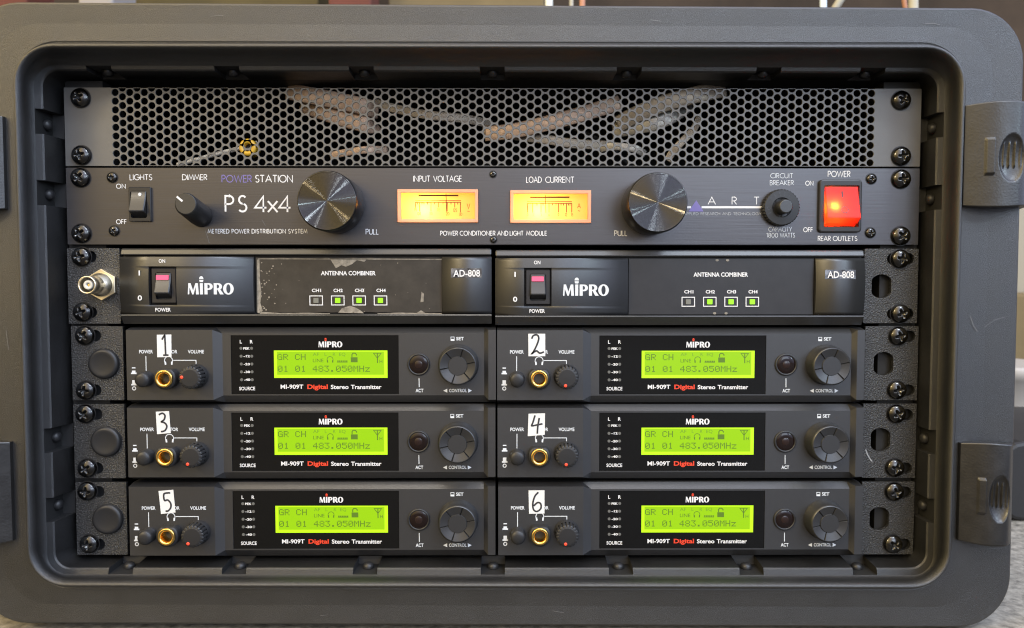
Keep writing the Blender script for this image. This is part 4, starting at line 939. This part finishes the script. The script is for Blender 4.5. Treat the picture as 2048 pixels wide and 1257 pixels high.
# ------------------------------------------------------------------ things behind the case
def tagged_box(name, x0, y0p, x1, y1p, y, depth, mt, label, cat, r=4., zfloor=None):
    a = pxrect(x0, y0p, x1, y1p, y); z0 = FLOOR+.5 if zfloor else a[2]; b = MB(); b.slab(rrect(a[0], a[1], z0, a[3], r, 4), y, y+depth, mt, min(r*.6, 3))
    return tag(b.build(name, org=((a[0]+a[1])/2, y+depth/2, z0)), label, cat)
tagged_box('cardboard_box', 775, -260, 1088, 300, 620, 200, 'cardboard', 'pale brown cardboard box standing behind the case, near the middle of its top edge', 'box', zfloor=1)
tagged_box('cardboard_box', 225, -200, 640, 300, 660, 180, 'olive_card', 'dull olive cardboard box standing behind the upper left of the case', 'box', zfloor=1)
tagged_box('bag', 655, -120, 745, 300, 560, 60, 'red_cloth', 'red cloth bag between the two boxes behind the case', 'bag', 14, zfloor=1)
tagged_box('bag', -30, -150, 62, 300, 560, 60, 'red_cloth', 'red cloth bag behind the upper left corner of the case', 'bag', 14, zfloor=1)
tagged_box('storage_crate', 152, -150, 232, 300, 520, 60, 'grey_tape', 'grey plastic crate edge between the red bag and the olive box', 'crate', 6, zfloor=1)
def pole(pts, pw, y, mt, label, name, cat):
    q = [P(a, b, y) for a, b in pts]; o = MB(); o.tube(q, K(pw, y)/2, mt, 16); tag(o.build(name, org=q[0]), label, cat)
pole([(1098, 330), (1098, -60)], 15, 430, 'white_pipe', 'white tube rising behind the middle of the case top', 'tube', 'tube')
pole([(1141, 330), (1143, -60)], 8, 430, 'ivory_pipe', 'slim ivory tube right of the white tube', 'tube', 'tube')
pole([(1163, 330), (1165, -60)], 11, 520, 'rust_wire', 'brownish tube behind the two pale tubes', 'tube', 'tube')
pole([(1649, 330), (1646, -60)], 13, 380, 'blue_white', 'bluish white tube rising behind the right part of the case top', 'tube', 'tube')
pole([(1620, 110), (1672, 14), (1720, -60)], 15, 500, 'ivory_pipe', 'slanting ivory cable beside the bluish white tube', 'cable', 'cable')
pole([(1830, 330), (1826, -60)], 18, 380, 'ivory_pipe', 'thick cream tube behind the upper right of the case', 'tube', 'tube')
pole([(1822, 90), (1810, 14), (1800, -60)], 9, 420, 'rust_wire', 'thin reddish cable beside the thick cream tube', 'cable', 'cable')
tagged_box('equipment_case', 2008, 885, 2400, 1250, 165, 260, 'black_box', 'black equipment case standing behind the right side of the rack', 'case', 16, zfloor=1)
pb = P(2075, 800, 330); o = MB(); r_ = K(110, 330)
for r0, y0 in ((0, 0),): pass
zt_ = P(2040, 737, 330).z; ls = []
for r, z in ((r_*.9, FLOOR+1), (r_*.95, FLOOR+60), (r_, zt_-14), (r_*1.04, zt_-12), (r_*1.04, zt_-3), (r_, zt_)): ls.append([(pb.x+r*math.cos(2*PI*i/40), 330+r_+r*math.sin(2*PI*i/40), z) for i in range(40)])
o.loft(ls, 'white_plastic', cap1=True, smooth=True); tag(o.build('bucket', org=(pb.x, 330+r_, FLOOR+1)), 'white plastic bucket behind the black equipment case', 'bucket')
tagged_box('cardboard_box', 2016, 590, 2500, 1000, 640, 200, 'cardboard', 'tan cardboard box behind the white bucket at the right edge', 'box', zfloor=1)
tagged_box('partition_board', 2014, 400, 2600, 1000, 850, 30, 'ivory_pipe', 'pale board leaning behind the tan box at the right edge', 'board', 3, zfloor=1)
